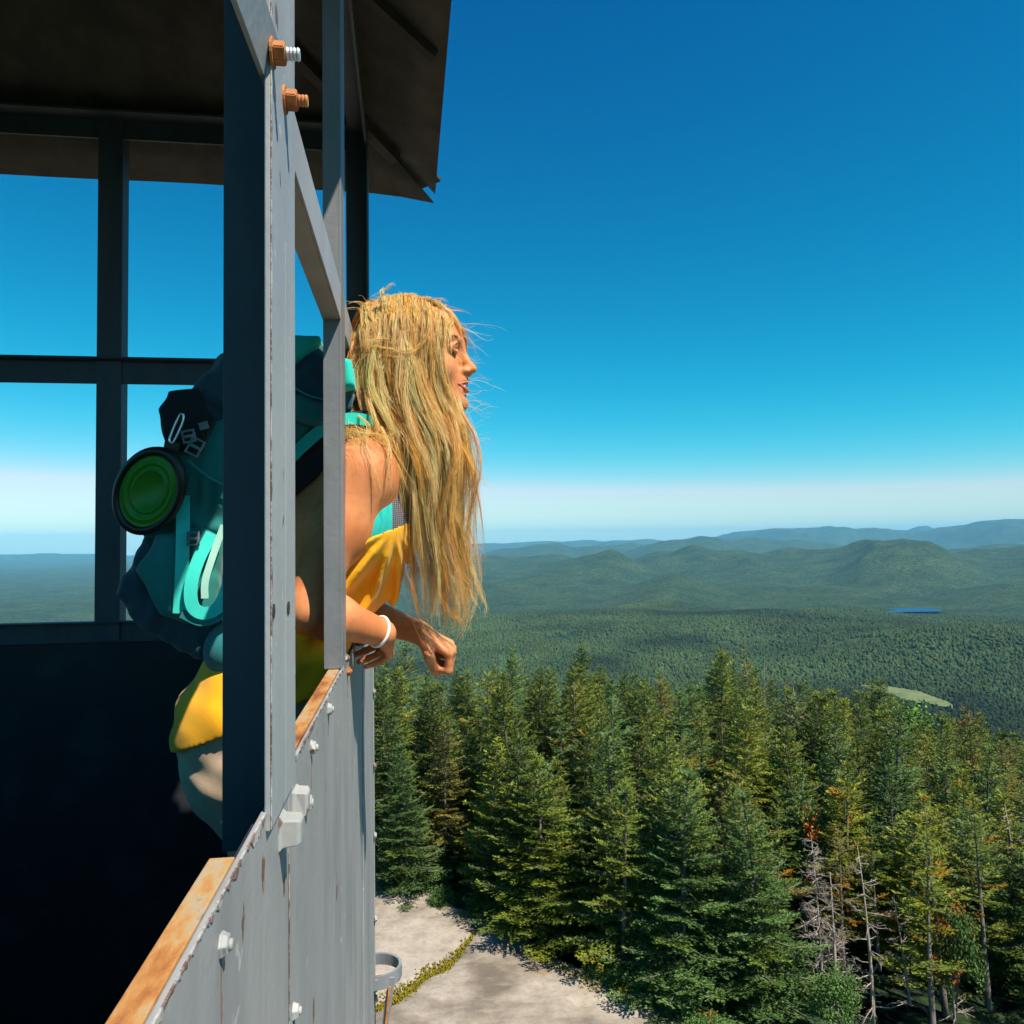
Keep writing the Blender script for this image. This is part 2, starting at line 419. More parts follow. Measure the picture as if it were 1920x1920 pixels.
# remaining cab: near wall, left wall, floor, posts and legs
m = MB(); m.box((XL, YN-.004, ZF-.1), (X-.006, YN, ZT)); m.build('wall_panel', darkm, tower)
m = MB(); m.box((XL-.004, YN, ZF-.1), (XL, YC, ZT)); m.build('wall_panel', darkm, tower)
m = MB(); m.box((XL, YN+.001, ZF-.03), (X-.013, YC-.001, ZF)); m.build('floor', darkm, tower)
for (px_, py_) in ((X-.03, YN+.03), (XL+.03, YN+.03), (XL+.03, YC-.03)):
    m = MB(); m.box((px_-.025, py_-.025, ZF-.1), (px_+.025, py_+.025, zt1-.06), .002); m.build('corner_post', shade_zinc, tower)
legsm = MB()
for sx, sy in ((X-.05, YC-.05), (X-.05, YN+.05), (XL+.05, YC-.05), (XL+.05, YN+.05)):
    a = Vector((sx, sy, ZF-.1)); b = Vector((xm+(sx-xm)*1.25, ym+(sy-ym)*1.25, -.4))
    l = MB(); l.beam(a, b, .07, .07, bev=.004); l.build('leg', grey, tower)
brm = MB()
import itertools
cs = [(X-.05, YC-.05), (X-.05, YN+.05), (XL+.05, YN+.05), (XL+.05, YC-.05)]
def legp(c, z):
    t = (ZF-.1-z)/(ZF-.1+.4); k = 1+.25*t
    return Vector((xm+(c[0]-xm)*k, ym+(c[1]-ym)*k, z))
for i in range(4):
    for z0, z1 in ((0.3,3),(3,5.8),(5.8,8.5)):
        a, b = cs[i], cs[(i+1)%4]
        brm.beam(legp(a,z0), legp(b,z1), .03, .03); brm.beam(legp(b,z0)+Vector((.0,.0,.0)), legp(a,z1), .028, .028)
brm.build('brace', grey, tower)

# curved strap bracket below the corner
strap = MB(); n = 30; Yh = 2.16; c = at(705, 1808, Yh); rx, ry = at(754,1808,Yh).x-c.x, .062
hts = (.030)
for i in range(n):
    t0 = -2.6+ i*(4.75/n); t1 = -2.6 + (i+1)*(4.75/n)
    def pt(t, rr): return Vector((c.x+(rx*rr)*cos(t), c.y+ry*rr*sin(t), c.z))
    A, B = pt(t0,1), pt(t1,1); A2, B2 = pt(t0,.88), pt(t1,.88); dz = Vector((0,0,-.030-.006*max(0,-sin(t0))))
    strap.hexa([A+dz, B+dz, B2+dz, A2+dz, A, B, B2, A2])
strapm = painted_metal('strap_paint', (.14,.15,.165), (.22,.235,.245), .6, .06)
bmesh.ops.remove_doubles(strap.bm, verts=strap.bm.verts, dist=.0002)
so = strap.build('strap_bracket', strapm, tower, smooth=False)
m = MB(); a = at(735,1832,Yh-.05); b = at(712,1990,Yh-.05); m.beam(a, b, .018, .006, up=(0,1,0), bev=.001); m.build('bracket_bar', strapm, tower)
m = MB(); a = at(731,1850,Yh-.06); b = at(717,1990,Yh-.06); m.beam(a, b, .006, .003, up=(0,1,0)); m.build('rust_strip', rustm, tower)
m = MB(); a = at(700,1850,Yh-.02); m.tube([a+Vector((.012*cos(t),0,.014*sin(t))) for t in [2*pi*k/14 for k in range(14)]], .004, 8, closed=True); m.build('eye_bolt', boltp, tower, smooth=True)
# ------------------------------------------------------------------ land
def vnoise(x, y, seed=0):
    """smooth value noise on arrays"""
    xi = np.floor(x).astype(np.int64); yi = np.floor(y).astype(np.int64); fx = x-xi; fy = y-yi
    fx = fx*fx*(3-2*fx); fy = fy*fy*(3-2*fy)
    def h(a, b):
        n = (a*374761393 + b*668265263 + seed*974711) & 0x7fffffff
        n = ((n ^ (n >> 13))*1274126177) & 0x7fffffff
        return ((n ^ (n >> 16)) & 0xffff)/65535.0
    return (h(xi,yi)*(1-fx)+h(xi+1,yi)*fx)*(1-fy) + (h(xi,yi+1)*(1-fx)+h(xi+1,yi+1)*fx)*fy
def fbm(x, y, seed=0, oct=5, gain=.5):
    s = 0; a = 1; t = 0
    for k in range(oct):
        s = s + a*(vnoise(x, y, seed+k)-.5); t += a; a *= gain; x = x*2.03+7.1; y = y*2.03+3.7
    return s/t*2
def az_of(px):
    d = ray(px, 1015); return atan2(d.x, d.y)
def gp(px, py, z):
    d = ray(px, py); k = (z-ZC)/d.z; return Vector((d.x*k, d.y*k, z))
VAL = -345.0
EDGE = [(560,1640),(640,1655),(700,1668),(790,1690),(870,1735),(960,1752),(1010,1800),(1100,1850),(1250,1885),(1300,1925),(1370,2000),(1450,2150)]
EP = [gp(px, py, .45) for px, py in EDGE]
def edge_y(x):
    return np.interp(x, [p.x for p in EP], [p.y for p in EP])
def ridge_h(x, y):
    r = np.sqrt(x*x+y*y)
    xs = np.clip(x-1, 0, None)
    g = .45 - .0068*xs**2/(1+xs/60) + .35*fbm(x/9, y/9, 3, 3)*np.clip((r-14)/10, 0, 1)
    d = np.clip(r-40, 0, None)
    g = g - .7*np.clip((edge_y(x)-y)/.8, 0, 1)*(x < 11)*(x > -9)*(y > -6)
    return g - d*.42*np.clip(d/25, 0, 1) 
def hill(px, D, ypx, wpx, depth, skew=0):
    """hill whose top shows at picture height ypx"""
    t = at(px, ypx, 1.0); k = D/sqrt(t.x**2+t.y**2)
    return (az_of(px), D, ZC+(t.z-ZC)*k, wpx/F, depth)
HILLS = [hill(1140,6800,1033,55,1500), hill(1090,7200,1045,60,1500), hill(1030,8200,1044,90,1900), hill(920,8600,1046,90,2000),
         hill(1313,7600,1019,60,1500), hill(1240,7800,1034,60,1500), hill(1390,7300,1028,65,1500), hill(1480,7900,1027,60,1500),
         hill(1690,7000,1012,62,1400), hill(1630,7100,1018,45,1300), hill(1745,6900,1022,45,1300), hill(1560,7600,1030,70,1400),
         hill(1830,8200,1033,60,1500), hill(1920,8600,1029,70,1500), hill(2040,8000,1022,90,1500),
         hill(1257,4900,1070,55,750), hill(1230,4500,1092,70,700), hill(1400,5300,1085,90,900), hill(1560,5000,1092,100,900), hill(1060,5500,1078,90,1000), hill(940,5200,1092,80,900),
         hill(1900,5200,1090,80,900),
         hill(1450,3000,1158,190,520), hill(1250,3000,1172,130,420), hill(1780,2500,1186,170,420), hill(1000,3400,1160,90,500),
         hill(1299,13500,1008,70,2600), hill(1240,13500,1017,60,2600), hill(1340,14000,1014,80,2600), hill(1500,14500,1014,70,2600), hill(1420,14500,1013,60,2500),
         hill(1870,12000,1017,160,2400), hill(1000,14500,1024,90,2400), hill(1050,15000,1022,70,2400), hill(1150,16000,1019,60,2400),
         hill(1467,23500,990,70,4500), hill(1400,24500,1000,70,4500), hill(1561,24500,990,45,4500), hill(1627,25000,993,60,4500), hill(1520,25000,997,50,4500),
         hill(1727,31000,986,32,4500), hill(1700,26000,997,80,4500), hill(1780,25000,993,45,4500), hill(1882,24500,978,60,4500), hill(1835,25000,985,50,4500), hill(1960,24500,979,70,4500), hill(2060,25000,985,90,4500),
         hill(860,27000,1021,60,4500), hill(932,26000,1018,70,4500), hill(1010,26500,1015,55,4500), hill(1081,27000,1011,60,4500), hill(1150,26500,1013,50,4500), hill(1202,26000,1010,45,4500), hill(1330,26000,1008,45,4500),
         hill(300,30000,1040,260,3000), hill(60,28000,1043,200,3000), hill(-200,28000,1040,200,3000)]
def valley_h(x, y):
    r = np.sqrt(x*x+y*y); a = np.arctan2(x, y)
    z = np.full_like(r, VAL)
    z = z - 60*np.clip((r-3500)/4000, 0, 1)
    n = fbm(x/1500, y/1500, 5, 6)
    z = z + 62*n*np.clip((r-1200)/1500, 0, 1)
    rough = 1+.16*fbm(x/900, y/900, 9, 5)
    acc = np.zeros_like(r)
    wa = .75*fbm(x/1100, y/1100, 51, 5); wr = .45*fbm(x/1700, y/1700, 57, 5)
    for (ha, D, top, w, dep) in HILLS:
        g = np.exp(-np.abs((a+wa*w-ha)/(w*1.55))**1.5 - ((r+wr*dep-D)/dep)**2)
        acc = np.maximum(acc, (top-VAL+ (60 if D > 7500 else 60*(D-3500)/4000 if D > 3500 else 0))*g*rough) if False else (acc**4 + ((top-VAL+60*min(1,max(0,(D-3500)/4000)))*g)**4)**.25
    return z + acc*(1+.10*fbm(x/600, y/600, 21, 6)*(r < 20000)+.05*fbm(x/2500, y/2500, 22, 4)*(r >= 20000)*np.clip(acc/300,0,1))
def land_h(x, y):
    a = ridge_h(x, y); b = valley_h(x, y); r = np.sqrt(x*x+y*y)
    k = 60.0
    m = np.maximum(a, b) + np.where(np.abs(a-b) < k, (k-np.abs(a-b))**2/(4*k), 0)
    return np.where(r < 60, a, m)
azs = np.concatenate([np.radians(np.arange(-41, 42.001, .115)), np.radians(np.arange(44, 319, 3.0))])
rs = np.concatenate([[0.01], np.geomspace(1.5, 900, 90), np.geomspace(925, 9800, 330), np.geomspace(9900, 36000, 130)])
RR, AA = np.meshgrid(rs, azs, indexing='ij')
LX, LY = RR*np.sin(AA), RR*np.cos(AA)
LZ = land_h(LX, LY)
nr, na = RR.shape
I = np.arange(nr*na).reshape(nr, na)
A0, A1 = I[:-1], I[1:]
B0, B1 = np.roll(A0, -1, 1), np.roll(A1, -1, 1)
fc = np.stack([A0, A1, B1, B0], -1).reshape(-1, 4)
gm, nt, b = mat('forest_floor_and_far_woods', (.04,.07,.03), .9, spec=.1)
geo = nd(nt, 'ShaderNodeNewGeometry')
def ptex(kind, scale, **kw):
    t = nd(nt, kind, **kw); t.inputs['Scale'].default_value = scale; nt.links.new(geo.outputs['Position'], t.inputs['Vector']); return t
v1 = ptex('ShaderNodeTexVoronoi', .105); v1.inputs['Randomness'].default_value = 1
n1 = ptex('ShaderNodeTexNoise', .0042, noise_dimensions='3D'); n1.inputs['Detail'].default_value = 7; n1.inputs['Roughness'].default_value = .62
n2 = ptex('ShaderNodeTexNoise', .03); n2.inputs['Detail'].default_value = 6; n2.inputs['Roughness'].default_value = .8
c = mix(nt, ramp(nt, n1.outputs['Fac'], [(.38,(0,)),(.62,(1,))]).outputs['Color'], (.012,.038,.018), (.060,.092,.032))
c = mix(nt, ramp(nt, n2.outputs['Fac'], [(.35,(0,)),(.7,(1,))]).outputs['Color'], c, (.05,.08,.028))
vc = nd(nt, 'ShaderNodeHueSaturation'); sx = nd(nt, 'ShaderNodeSeparateColor'); nt.links.new(v1.outputs['Color'], sx.inputs[0])
mr = nd(nt, 'ShaderNodeMapRange'); mr.inputs[3].default_value = .4; mr.inputs[4].default_value = 1.7
nt.links.new(sx.outputs[0], mr.inputs[0]); nt.links.new(mr.outputs[0], vc.inputs['Value']); nt.links.new(c, vc.inputs['Color'])
nt.links.new(vc.outputs[0], b.inputs['Base Color'])
bump(nt, b, v1.outputs['Distance'], 1.0, -9.0); bump(nt, b, n2.outputs['Fac'], .9, 26.0)
ground = mesh_np('ground', np.stack([LX, LY, LZ], -1).reshape(-1,3), fc, gm)
tag(ground, kind='structure')

# distant woods: low crowns covering the valley floor where single trees still show as grain
nC = 98000
rr_ = np.sqrt(rng.uniform(1050**2, 3700**2, nC)); aa_ = rng.uniform(az_of(330), az_of(2060), nC)
cx, cy = rr_*np.sin(aa_), rr_*np.cos(aa_)
mp = gp(1700, 1312, VAL+8)
def meadow_mask(x, y):
    a = np.arctan2(x, y); r = np.sqrt(x*x+y*y); ma = az_of(1700); mr_ = sqrt(mp.x**2+mp.y**2)
    w = .058*(1+.3*np.sin(r*.013)); tilt = (a-ma)/w
    return (np.abs(tilt) < 1) & (np.abs((r-mr_)+70*tilt+ 26*fbm(x/60,y/60,15,3)) < 52*np.sqrt(np.clip(1-tilt**2,0,1)))
keep = ~meadow_mask(cx, cy) & (fbm(cx/160, cy/160, 77, 3) > -.62)
cx, cy = cx[keep], cy[keep]; nC = len(cx)
cz = land_h(cx, cy)
rad = rng.uniform(3.4, 7.2, nC)*np.where(rng.random(nC) < .25, .7, 1); hgt = rng.uniform(5, 9.5, nC)*rng.uniform(.8,1.25,nC); con = rng.random(nC) < .4
hgt = np.where(con, hgt*1.35, hgt); rad = np.where(con, rad*.7, rad)
k6 = 6
ang = np.linspace(0, 2*pi, k6, endpoint=False)
prof = [(.85, 0.0), (1.0, .42), (.62, .82)]
Vs = []
for j, (pr, ph) in enumerate(prof):
    jr = rng.uniform(.75, 1.25, (nC, k6)); pc = np.where(con, pr*[1.1,.78,.38][j]/pr, pr)
    th = ang[None,:] + rng.uniform(0, 1, (nC,1))
    Vs.append(np.stack([cx[:,None]+rad[:,None]*pc[:,None]*jr*np.cos(th), cy[:,None]+rad[:,None]*pc[:,None]*jr*np.sin(th), (cz+hgt*ph)[:,None]*np.ones(k6)+rng.uniform(-.5,.5,(nC,k6))], -1))
top = np.stack([cx+rng.uniform(-.6,.6,nC), cy+rng.uniform(-.6,.6,nC), cz+hgt], -1)[:,None,:]
VV = np.concatenate(Vs+[top], 1)     # nC,19,3
tri = []
for j in range(2):
    for k in range(k6):
        a, b2, c2, d = j*k6+k, j*k6+(k+1)%k6, (j+1)*k6+(k+1)%k6, (j+1)*k6+k
        tri += [(a,b2,c2),(a,c2,d)]
for k in range(k6): tri.append((12+k, 12+(k+1)%k6, 18))
tri = np.array(tri); FT = (tri[None]+ (np.arange(nC)*19)[:,None,None]).reshape(-1,3)
tv = rng.uniform(.72, 1.22, nC)*np.clip(1+1.0*fbm(cx/260, cy/260, 88, 5),.45,1.6); hue = rng.random(nC)
colr = np.stack([tv*(.75+.5*hue), tv, tv*(1.05-.35*hue)], -1)
colr = np.repeat(colr, 19, axis=0)
dm, nt, b = mat('distant_crowns', (.05,.08,.03), .9, spec=.1)
at_ = nd(nt, 'ShaderNodeVertexColor', layer_name='tint')
nt.links.new(mix(nt, 1.0, at_.outputs[0], (.034,.054,.018), 'MULTIPLY'), b.inputs['Base Color'])
o = mesh_np('distant_forest', VV.reshape(-1,3), FT, dm, smooth=True, col=colr)
tag(o, 'far off green woods covering the valley floor below the ridge', kind='stuff')

# meadow and lake
lakem, nt, b = mat('lake_water', (.006,.032,.10), .3)
ang_ = np.linspace(0, 2*pi, 28, endpoint=False)
lp = [(1690+ (74+8*sin(3*t))*cos(t), 1144+ 3.6*sin(t)+1.6*sin(2*t+.5)*cos(t)-2.0*cos(t)*.6) for t in ang_]
d_ = ray(1690, 1144); k_ = np.linspace(1500, 9000, 1500); hh_ = land_h(d_.x*k_, d_.y*k_); hit = np.argmax(ZC+d_.z*k_ < hh_); zl = float(hh_[hit])+1.5
# put the lake exactly where its picture rays meet the water level
Vl = np.array([[gp(px, py, zl).x, gp(px, py, zl).y] for px, py in lp])
o = mesh_np('lake', np.c_[Vl, np.full(len(Vl), zl)], [list(range(len(Vl)))[::-1]], lakem); tag(o, kind='structure')
meadm, nt, b = mat('meadow_grass', (.16,.2,.06), .9)
t_ = nd(nt, 'ShaderNodeTexNoise'); t_.inputs['Scale'].default_value = .03; t_.inputs['Detail'].default_value = 8
g_ = nd(nt, 'ShaderNodeNewGeometry'); nt.links.new(g_.outputs['Position'], t_.inputs['Vector'])
nt.links.new(ramp(nt, t_.outputs['Fac'], [(.35,(.07,.10,.028)),(.65,(.12,.145,.045))]).outputs['Color'], b.inputs['Base Color'])
mr0 = sqrt(mp.x**2+mp.y**2); pts = []
R2, A2 = np.meshgrid(np.linspace(mr0-190, mr0+190, 60), np.linspace(az_of(1700)-.075, az_of(1700)+.075, 80), indexing='ij')
mx, my = R2*np.sin(A2), R2*np.cos(A2); mk = meadow_mask(mx, my); mz = land_h(mx, my)+5.0
I2 = np.arange(mx.size).reshape(mx.shape)
f2 = [(I2[i,j], I2[i+1,j], I2[i+1,j+1], I2[i,j+1]) for i in range(59) for j in range(79) if mk[i,j] and mk[i+1,j+1]]
o = mesh_np('meadow', np.stack([mx,my,mz],-1).reshape(-1,3), np.array(f2), meadm); tag(o, kind='structure')

# ------------------------------------------------------------------ granite ledge under the tower
gx = np.arange(-9, 13.01, .11); gy = np.arange(-6, 25, .11)
GX, GY = np.meshgrid(gx, gy, indexing='ij')
inside_ = (GY < edge_y(GX)+1.3+.5*fbm(GX/1.3, GY/1.3, 61, 3)) & (GX < 11)
u_ = GX*.8+GY*.6; v_ = -GX*.6+GY*.8
rz = .52 - .0068*np.clip(GX-1,0,None)**2 + .22*fbm(GX/5, GY/5, 31, 4) + .07*fbm(u_/1.6, v_/.5, 35, 5)
st = np.clip((np.sin(v_*.75+1.2*fbm(GX/3,GY/3,40,2))+.0), -.25, .25)*.16
rz = rz + st - 2.0*np.clip(GY-edge_y(GX)-.6, 0, 1)*.25
# the mossy crack
CR = [gp(px, py, .5) for px, py in ((897,1738),(880,1762),(862,1782),(832,1812),(800,1828),(770,1850),(735,1872),(690,1890),(600,1930))]
def seg_dist(x, y, P):
    best = np.full(x.shape, 9e9)
    for a, b in zip(P[:-1], P[1:]):
        ax, ay, bx, by = a.x, a.y, b.x, b.y; L = (bx-ax)**2+(by-ay)**2
        t = np.clip(((x-ax)*(bx-ax)+(y-ay)*(by-ay))/L, 0, 1)
        best = np.minimum(best, np.hypot(x-ax-t*(bx-ax), y-ay-t*(by-ay)))
    return best
dcr = seg_dist(GX, GY, CR)
rz = rz - .10*np.exp(-(dcr/.14)**2)
CR2 = [gp(px, py, .5) for px, py in ((1010,1895),(1080,1880),(1180,1862),(1235,1850))]
CR3 = [gp(px, py, .5) for px, py in ((880,1925),(1000,1895),(1040,1900),(1270,1893))]
rz = rz - .05*np.exp(-(seg_dist(GX,GY,CR2)/.06)**2) - .05*np.exp(-(seg_dist(GX,GY,CR3)/.06)**2)
I3 = np.arange(GX.size).reshape(GX.shape)
mk = inside_[:-1,:-1]
f3 = np.stack([I3[:-1,:-1], I3[1:,:-1], I3[1:,1:], I3[:-1,1:]], -1)[mk]
rockm, nt, b = mat('granite', (.42,.38,.33), .85, spec=.2)
a1 = tex(nt, scale=.55, mscale=(1,1,1)); a1.inputs['Detail'].default_value = 9; a1.inputs['Roughness'].default_value = .6
a2 = tex(nt, scale=9.0); a2.inputs['Detail'].default_value = 8; a2.inputs['Roughness'].default_value = .75
a3 = tex(nt, scale=2.2, mscale=(.5,1.6,1)); a3.inputs['Detail'].default_value = 7
c = ramp(nt, a1.outputs['Fac'], [(.38,(.13,.105,.082)),(.47,(.225,.19,.15)),(.58,(.33,.285,.235))]).outputs['Color']
c = mix(nt, ramp(nt, a3.outputs['Fac'], [(.5,(0,)),(.72,(.6,))]).outputs['Color'], c, (.36,.315,.26))
c = mix(nt, ramp(nt, a2.outputs['Fac'], [(.38,(.35,)),(.55,(0,))]).outputs['Color'], c, (.15,.125,.10))
a4 = tex(nt, scale=1.3); a4.inputs['Detail'].default_value = 6
c = mix(nt, ramp(nt, a4.outputs['Fac'], [(.68,(0,)),(.74,(.8,))]).outputs['Color'], c, (.22,.12,.05))
nt.links.new(c, b.inputs['Base Color']); bump(nt, b, a2.outputs['Fac'], .35, .03); bump(nt, b, a3.outputs['Fac'], .4, .08)
o = mesh_np('granite_ledge', np.stack([GX,GY,rz],-1).reshape(-1,3), f3, rockm); tag(o, kind='structure')
def rock_z(x, y):
    i = min(max(int(round((x+9)/.11)), 0), GX.shape[0]-1); j = min(max(int(round((y+6)/.11)), 0), GX.shape[1]-1); return rz[i,j]
# moss and dry grass in the crack and along the rim: many small tufts
def tufts(name, pts, label, m, hmax=.05):
    V = []; Fc = []; cc = []
    for (x, y, s) in pts:
        z = rock_z(x, y)-.01
        for k in range(3):
            t = random.uniform(0, 2*pi); h = s*random.uniform(.5,1.3); w = s*.35; lean = random.uniform(-.6,.6)*h
            i = len(V); dx, dy = cos(t), sin(t)
            V += [(x-dx*w, y-dy*w, z), (x+dx*w, y+dy*w, z), (x+dy*lean+random.uniform(-w,w), y-dx*lean, z+h)]
            Fc.append((i,i+1,i+2)); v = random.uniform(.6,1.3); hh = random.random(); cc += [(v*(.7+.5*hh), v, v*.6)]*3
    o = mesh_np(name, np.array(V), np.array(Fc), m, smooth=False, col=np.array(cc)); tag(o, label, kind='stuff'); return o
mossm, nt, b = mat('moss', (.2,.2,.04), .95, spec=.1)
at_ = nd(nt, 'ShaderNodeVertexColor', layer_name='tint'); nt.links.new(mix(nt, 1., at_.outputs[0], (.24,.19,.022), 'MULTIPLY'), b.inputs['Base Color'])
pts = []
for a, b_ in zip(CR[:-1], CR[1:]):
    L = (b_-a).length; i_ = CR.index(a); wd = [.04,.09,.14,.22,.12,.25,.16,.08][i_]
    for k in range(int(L*1500*wd*4)):
        t = random.random(); pts.append((a.x+(b_.x-a.x)*t+random.gauss(0,wd*.55), a.y+(b_.y-a.y)*t+random.gauss(0,wd*.45), random.uniform(.03,.065)))
for k in range(5200):
    x = random.uniform(-2, 10); y = float(edge_y(x))+random.gauss(.15,.22)-.05
    if fbm(np.array([x/1.1]), np.array([3.]), 5, 3)[0] > -.1 or random.random() < .25: pts.append((x, y, random.uniform(.02,.06)))
tufts('moss', pts, 'yellow green moss and dry grass along the granite crack and rim', mossm)
# ------------------------------------------------------------------ trees
fol, nt, b = mat('spruce_needles', (.05,.1,.04), .6, spec=.25)
oi = nd(nt, 'ShaderNodeObjectInfo'); vt_ = nd(nt, 'ShaderNodeVertexColor', layer_name='tint')
c = mix(nt, 1.0, oi.outputs['Color'], vt_.outputs[0], 'MULTIPLY')
nt.links.new(c, b.inputs['Base Color'])
tr = nd(nt, 'ShaderNodeBsdfTranslucent'); nt.links.new(c, tr.inputs['Color']); ms = nd(nt, 'ShaderNodeMixShader'); ms.inputs[0].default_value = .16
nt.links.new(b.outputs[0], ms.inputs[1]); nt.links.new(tr.outputs[0], ms.inputs[2]); nt.links.new(ms.outputs[0], nt.nodes['Material Output'].inputs[0])
barkm, nt, b = mat('bark', (.10,.085,.07), .9)
n = tex(nt, scale=12., mscale=(1,1,.3)); n.inputs['Detail'].default_value = 8
nt.links.new(ramp(nt, n.outputs['Fac'], [(.3,(.05,.04,.035)),(.7,(.20,.17,.14))]).outputs['Color'], b.inputs['Base Color']); bump(nt, b, n.outputs['Fac'], .6, .02)
deadm, nt, b = mat('dead_wood', (.35,.30,.26), .85)
n = tex(nt, scale=8., mscale=(1,1,.3)); n.inputs['Detail'].default_value = 6
nt.links.new(ramp(nt, n.outputs['Fac'], [(.3,(.20,.15,.12)),(.7,(.42,.36,.31))]).outputs['Color'], b.inputs['Base Color'])

class TriBuf:
    def __init__(s): s.P = []; s.C = []
    def add(s, P, C): s.P.append(P); s.C.append(C)     # P (n,3,3), C (n,3)
    def arrays(s):
        P = np.concatenate(s.P); C = np.concatenate(s.C); n = len(P)
        return P.reshape(-1,3), np.arange(3*n).reshape(n,3), np.repeat(C, 3, axis=0)
def nrm(v): return v/np.maximum(np.linalg.norm(v, axis=-1, keepdims=True), 1e-9)
def needles_on(buf, A, B, rg, ln, wd, step, shade, dens=1.0):
    """needle sprays along many twigs A->B (n,3)"""
    L = np.linalg.norm(B-A, axis=1); cnt = np.maximum((L/step*dens).astype(int), 2); idx = np.repeat(np.arange(len(A)), cnt)
    t = rg.random(len(idx)); P = A[idx]+(B-A)[idx]*t[:,None]
    d = nrm((B-A))[idx]; up = np.array([0,0,1.0]); s = nrm(np.cross(d, up)+1e-6); u = np.cross(s, d)
    th = rg.uniform(-.3, pi+.3, len(idx)); side = s*np.cos(th)[:,None]+u*np.sin(th)[:,None]*.45
    dirn = nrm(side*1.0 + d*rg.uniform(.5,1.3,(len(idx),1)))
    ll = ln*rg.uniform(.6,1.35,len(idx))*(1-.35*t)
    tip = P+dirn*ll[:,None]; w = np.cross(dirn, u+rg.normal(size=(len(idx),3))*.45); w = nrm(w)*wd*rg.uniform(.7,1.3,(len(idx),1))
    T = np.stack([P-w, P+w, tip+w*.55], 1)
    buf.add(T, shade[idx]*rg.uniform(.7,1.3,(len(idx),1)))
def spruce_mesh(seed, h, rb, nb=6, step=.2, crown0=.06, sparse=0.0, brown=0.0, top=1.0, lumpy=.3, twig=1.0, shape=.9):
    rg = np.random.default_rng(seed); buf = TriBuf(); sticks = []
    z = h*crown0+.1; bend = rg.normal(0, .02, 2)
    def axis(zz): k = zz/h; return np.array([bend[0]*h*k*k, bend[1]*h*k*k, zz])
    wh = 0
    while z < h*.985:
        k = z/h; wh += 1
        Rz = rb*((1-k)**shape)*(1 if k > .12 else .8+.2*k/.12)+.05
        n_ = int(nb + (1 if rg.random() < .5 else 0) - (2 if k > .85 else 0)); a0 = rg.uniform(0, 2*pi)
        for i in range(n_):
            if rg.random() < sparse*(1.3-k): continue
            az = a0 + 2*pi*i/n_ + rg.normal(0,.25)
            L = Rz*rg.uniform(1-lumpy, 1+lumpy*.55); 
            if L < .04: continue
            rise = .75*(k**2.2) - .22*(1-k) + rg.normal(0,.07); curl = .28+.2*rg.random()
            p0 = axis(z+rg.uniform(-.5,.5)*step); dxy = np.array([cos(az), sin(az), 0]); perp = np.array([-sin(az), cos(az), 0])
            m = max(4, int(L/.075)); t = np.linspace(0, 1, m)
            P = p0 + dxy*(L*t)[:,None] + np.array([0,0,1.])*(L*(rise*t + (curl-.1)*t**2 - .1*t))[:,None] + perp*(L*.12*rg.normal()*t**2)[:,None]
            sticks.append((P[0], P[-1], .012*L+.004, P[m//2]))
            isb = rg.random() < brown*(1.4-k)
            sh = np.array([1.9,.75,.35])*rg.uniform(.8,1.3) if isb and rg.random() < .5 else (np.array([1.25,.95,.6]) if isb else np.array([1,1,1.]))*rg.uniform(.75,1.2)
            ty = rg.random()
            if ty < .12: sh = sh*np.array([1.35,1.12,.65])
            # side twigs
            js = np.arange(1 if L < .3 else 2, m-1); 
            if len(js):
                base = np.repeat(P[js], 2, axis=0); tt = np.repeat(t[js], 2); sg = np.tile([1,-1], len(js))
                dd = nrm(np.gradient(P, axis=0))[np.repeat(js, 2)]
                tl = (L*.46*(1-tt)**.65*np.clip(tt/.25,.3,1)+.05)*rg.uniform(.65,1.2,len(base))*twig
                sp = rg.uniform(.75,1.15,len(base))
                dr = nrm(dd*np.cos(sp)[:,None] + perp*(sg*np.sin(sp))[:,None] + np.array([0,0,1.])*rg.normal(.02,.14,len(base))[:,None])
                E = base+dr*tl[:,None]; E[:,2] -= .10*tl
                grad = (1.0+.15*tt)[:,None]  # paler towards branch tips, a mild inner-crown shade put into needle colour
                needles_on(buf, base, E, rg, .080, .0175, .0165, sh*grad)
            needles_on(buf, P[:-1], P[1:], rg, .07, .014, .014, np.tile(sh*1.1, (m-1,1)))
        z += step*rg.uniform(.7,1.3)*(1 if k < .7 else .7)
    # leader
    A = np.array([axis(h*.93)]); B = np.array([axis(h*1.0)+np.array([0,0,.12*top])]); needles_on(buf, A, B, rg, .05, .009, .008, np.array([[1.15,1.1,.9]]))
    return buf, sticks, axis
def limbs_mesh(sticks, axis, h, r0, n=5, split=False):
    m = MB(); N = 9
    m.tube([Vector(axis(h*.97*i/N)) - (Vector((0,0,.25)) if i == 0 else Vector((0,0,0))) for i in range(N+1)], [r0*(1-.93*i/N) for i in range(N+1)], 8)
    for (a, b, r, c) in sticks:
        m.tube([a, c, b], [r, r*.7, r*.3], 4)
    return m
def make_spruce(seed, h, rb, r0=.07, **kw):
    buf, sticks, axis = spruce_mesh(seed, h, rb, **kw)
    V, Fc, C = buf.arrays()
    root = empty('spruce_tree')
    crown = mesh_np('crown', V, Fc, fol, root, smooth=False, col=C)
    limbs_mesh(sticks[::2], axis, h, r0).build('trunk', barkm, root, smooth=True)
    root['_h'] = h; return root
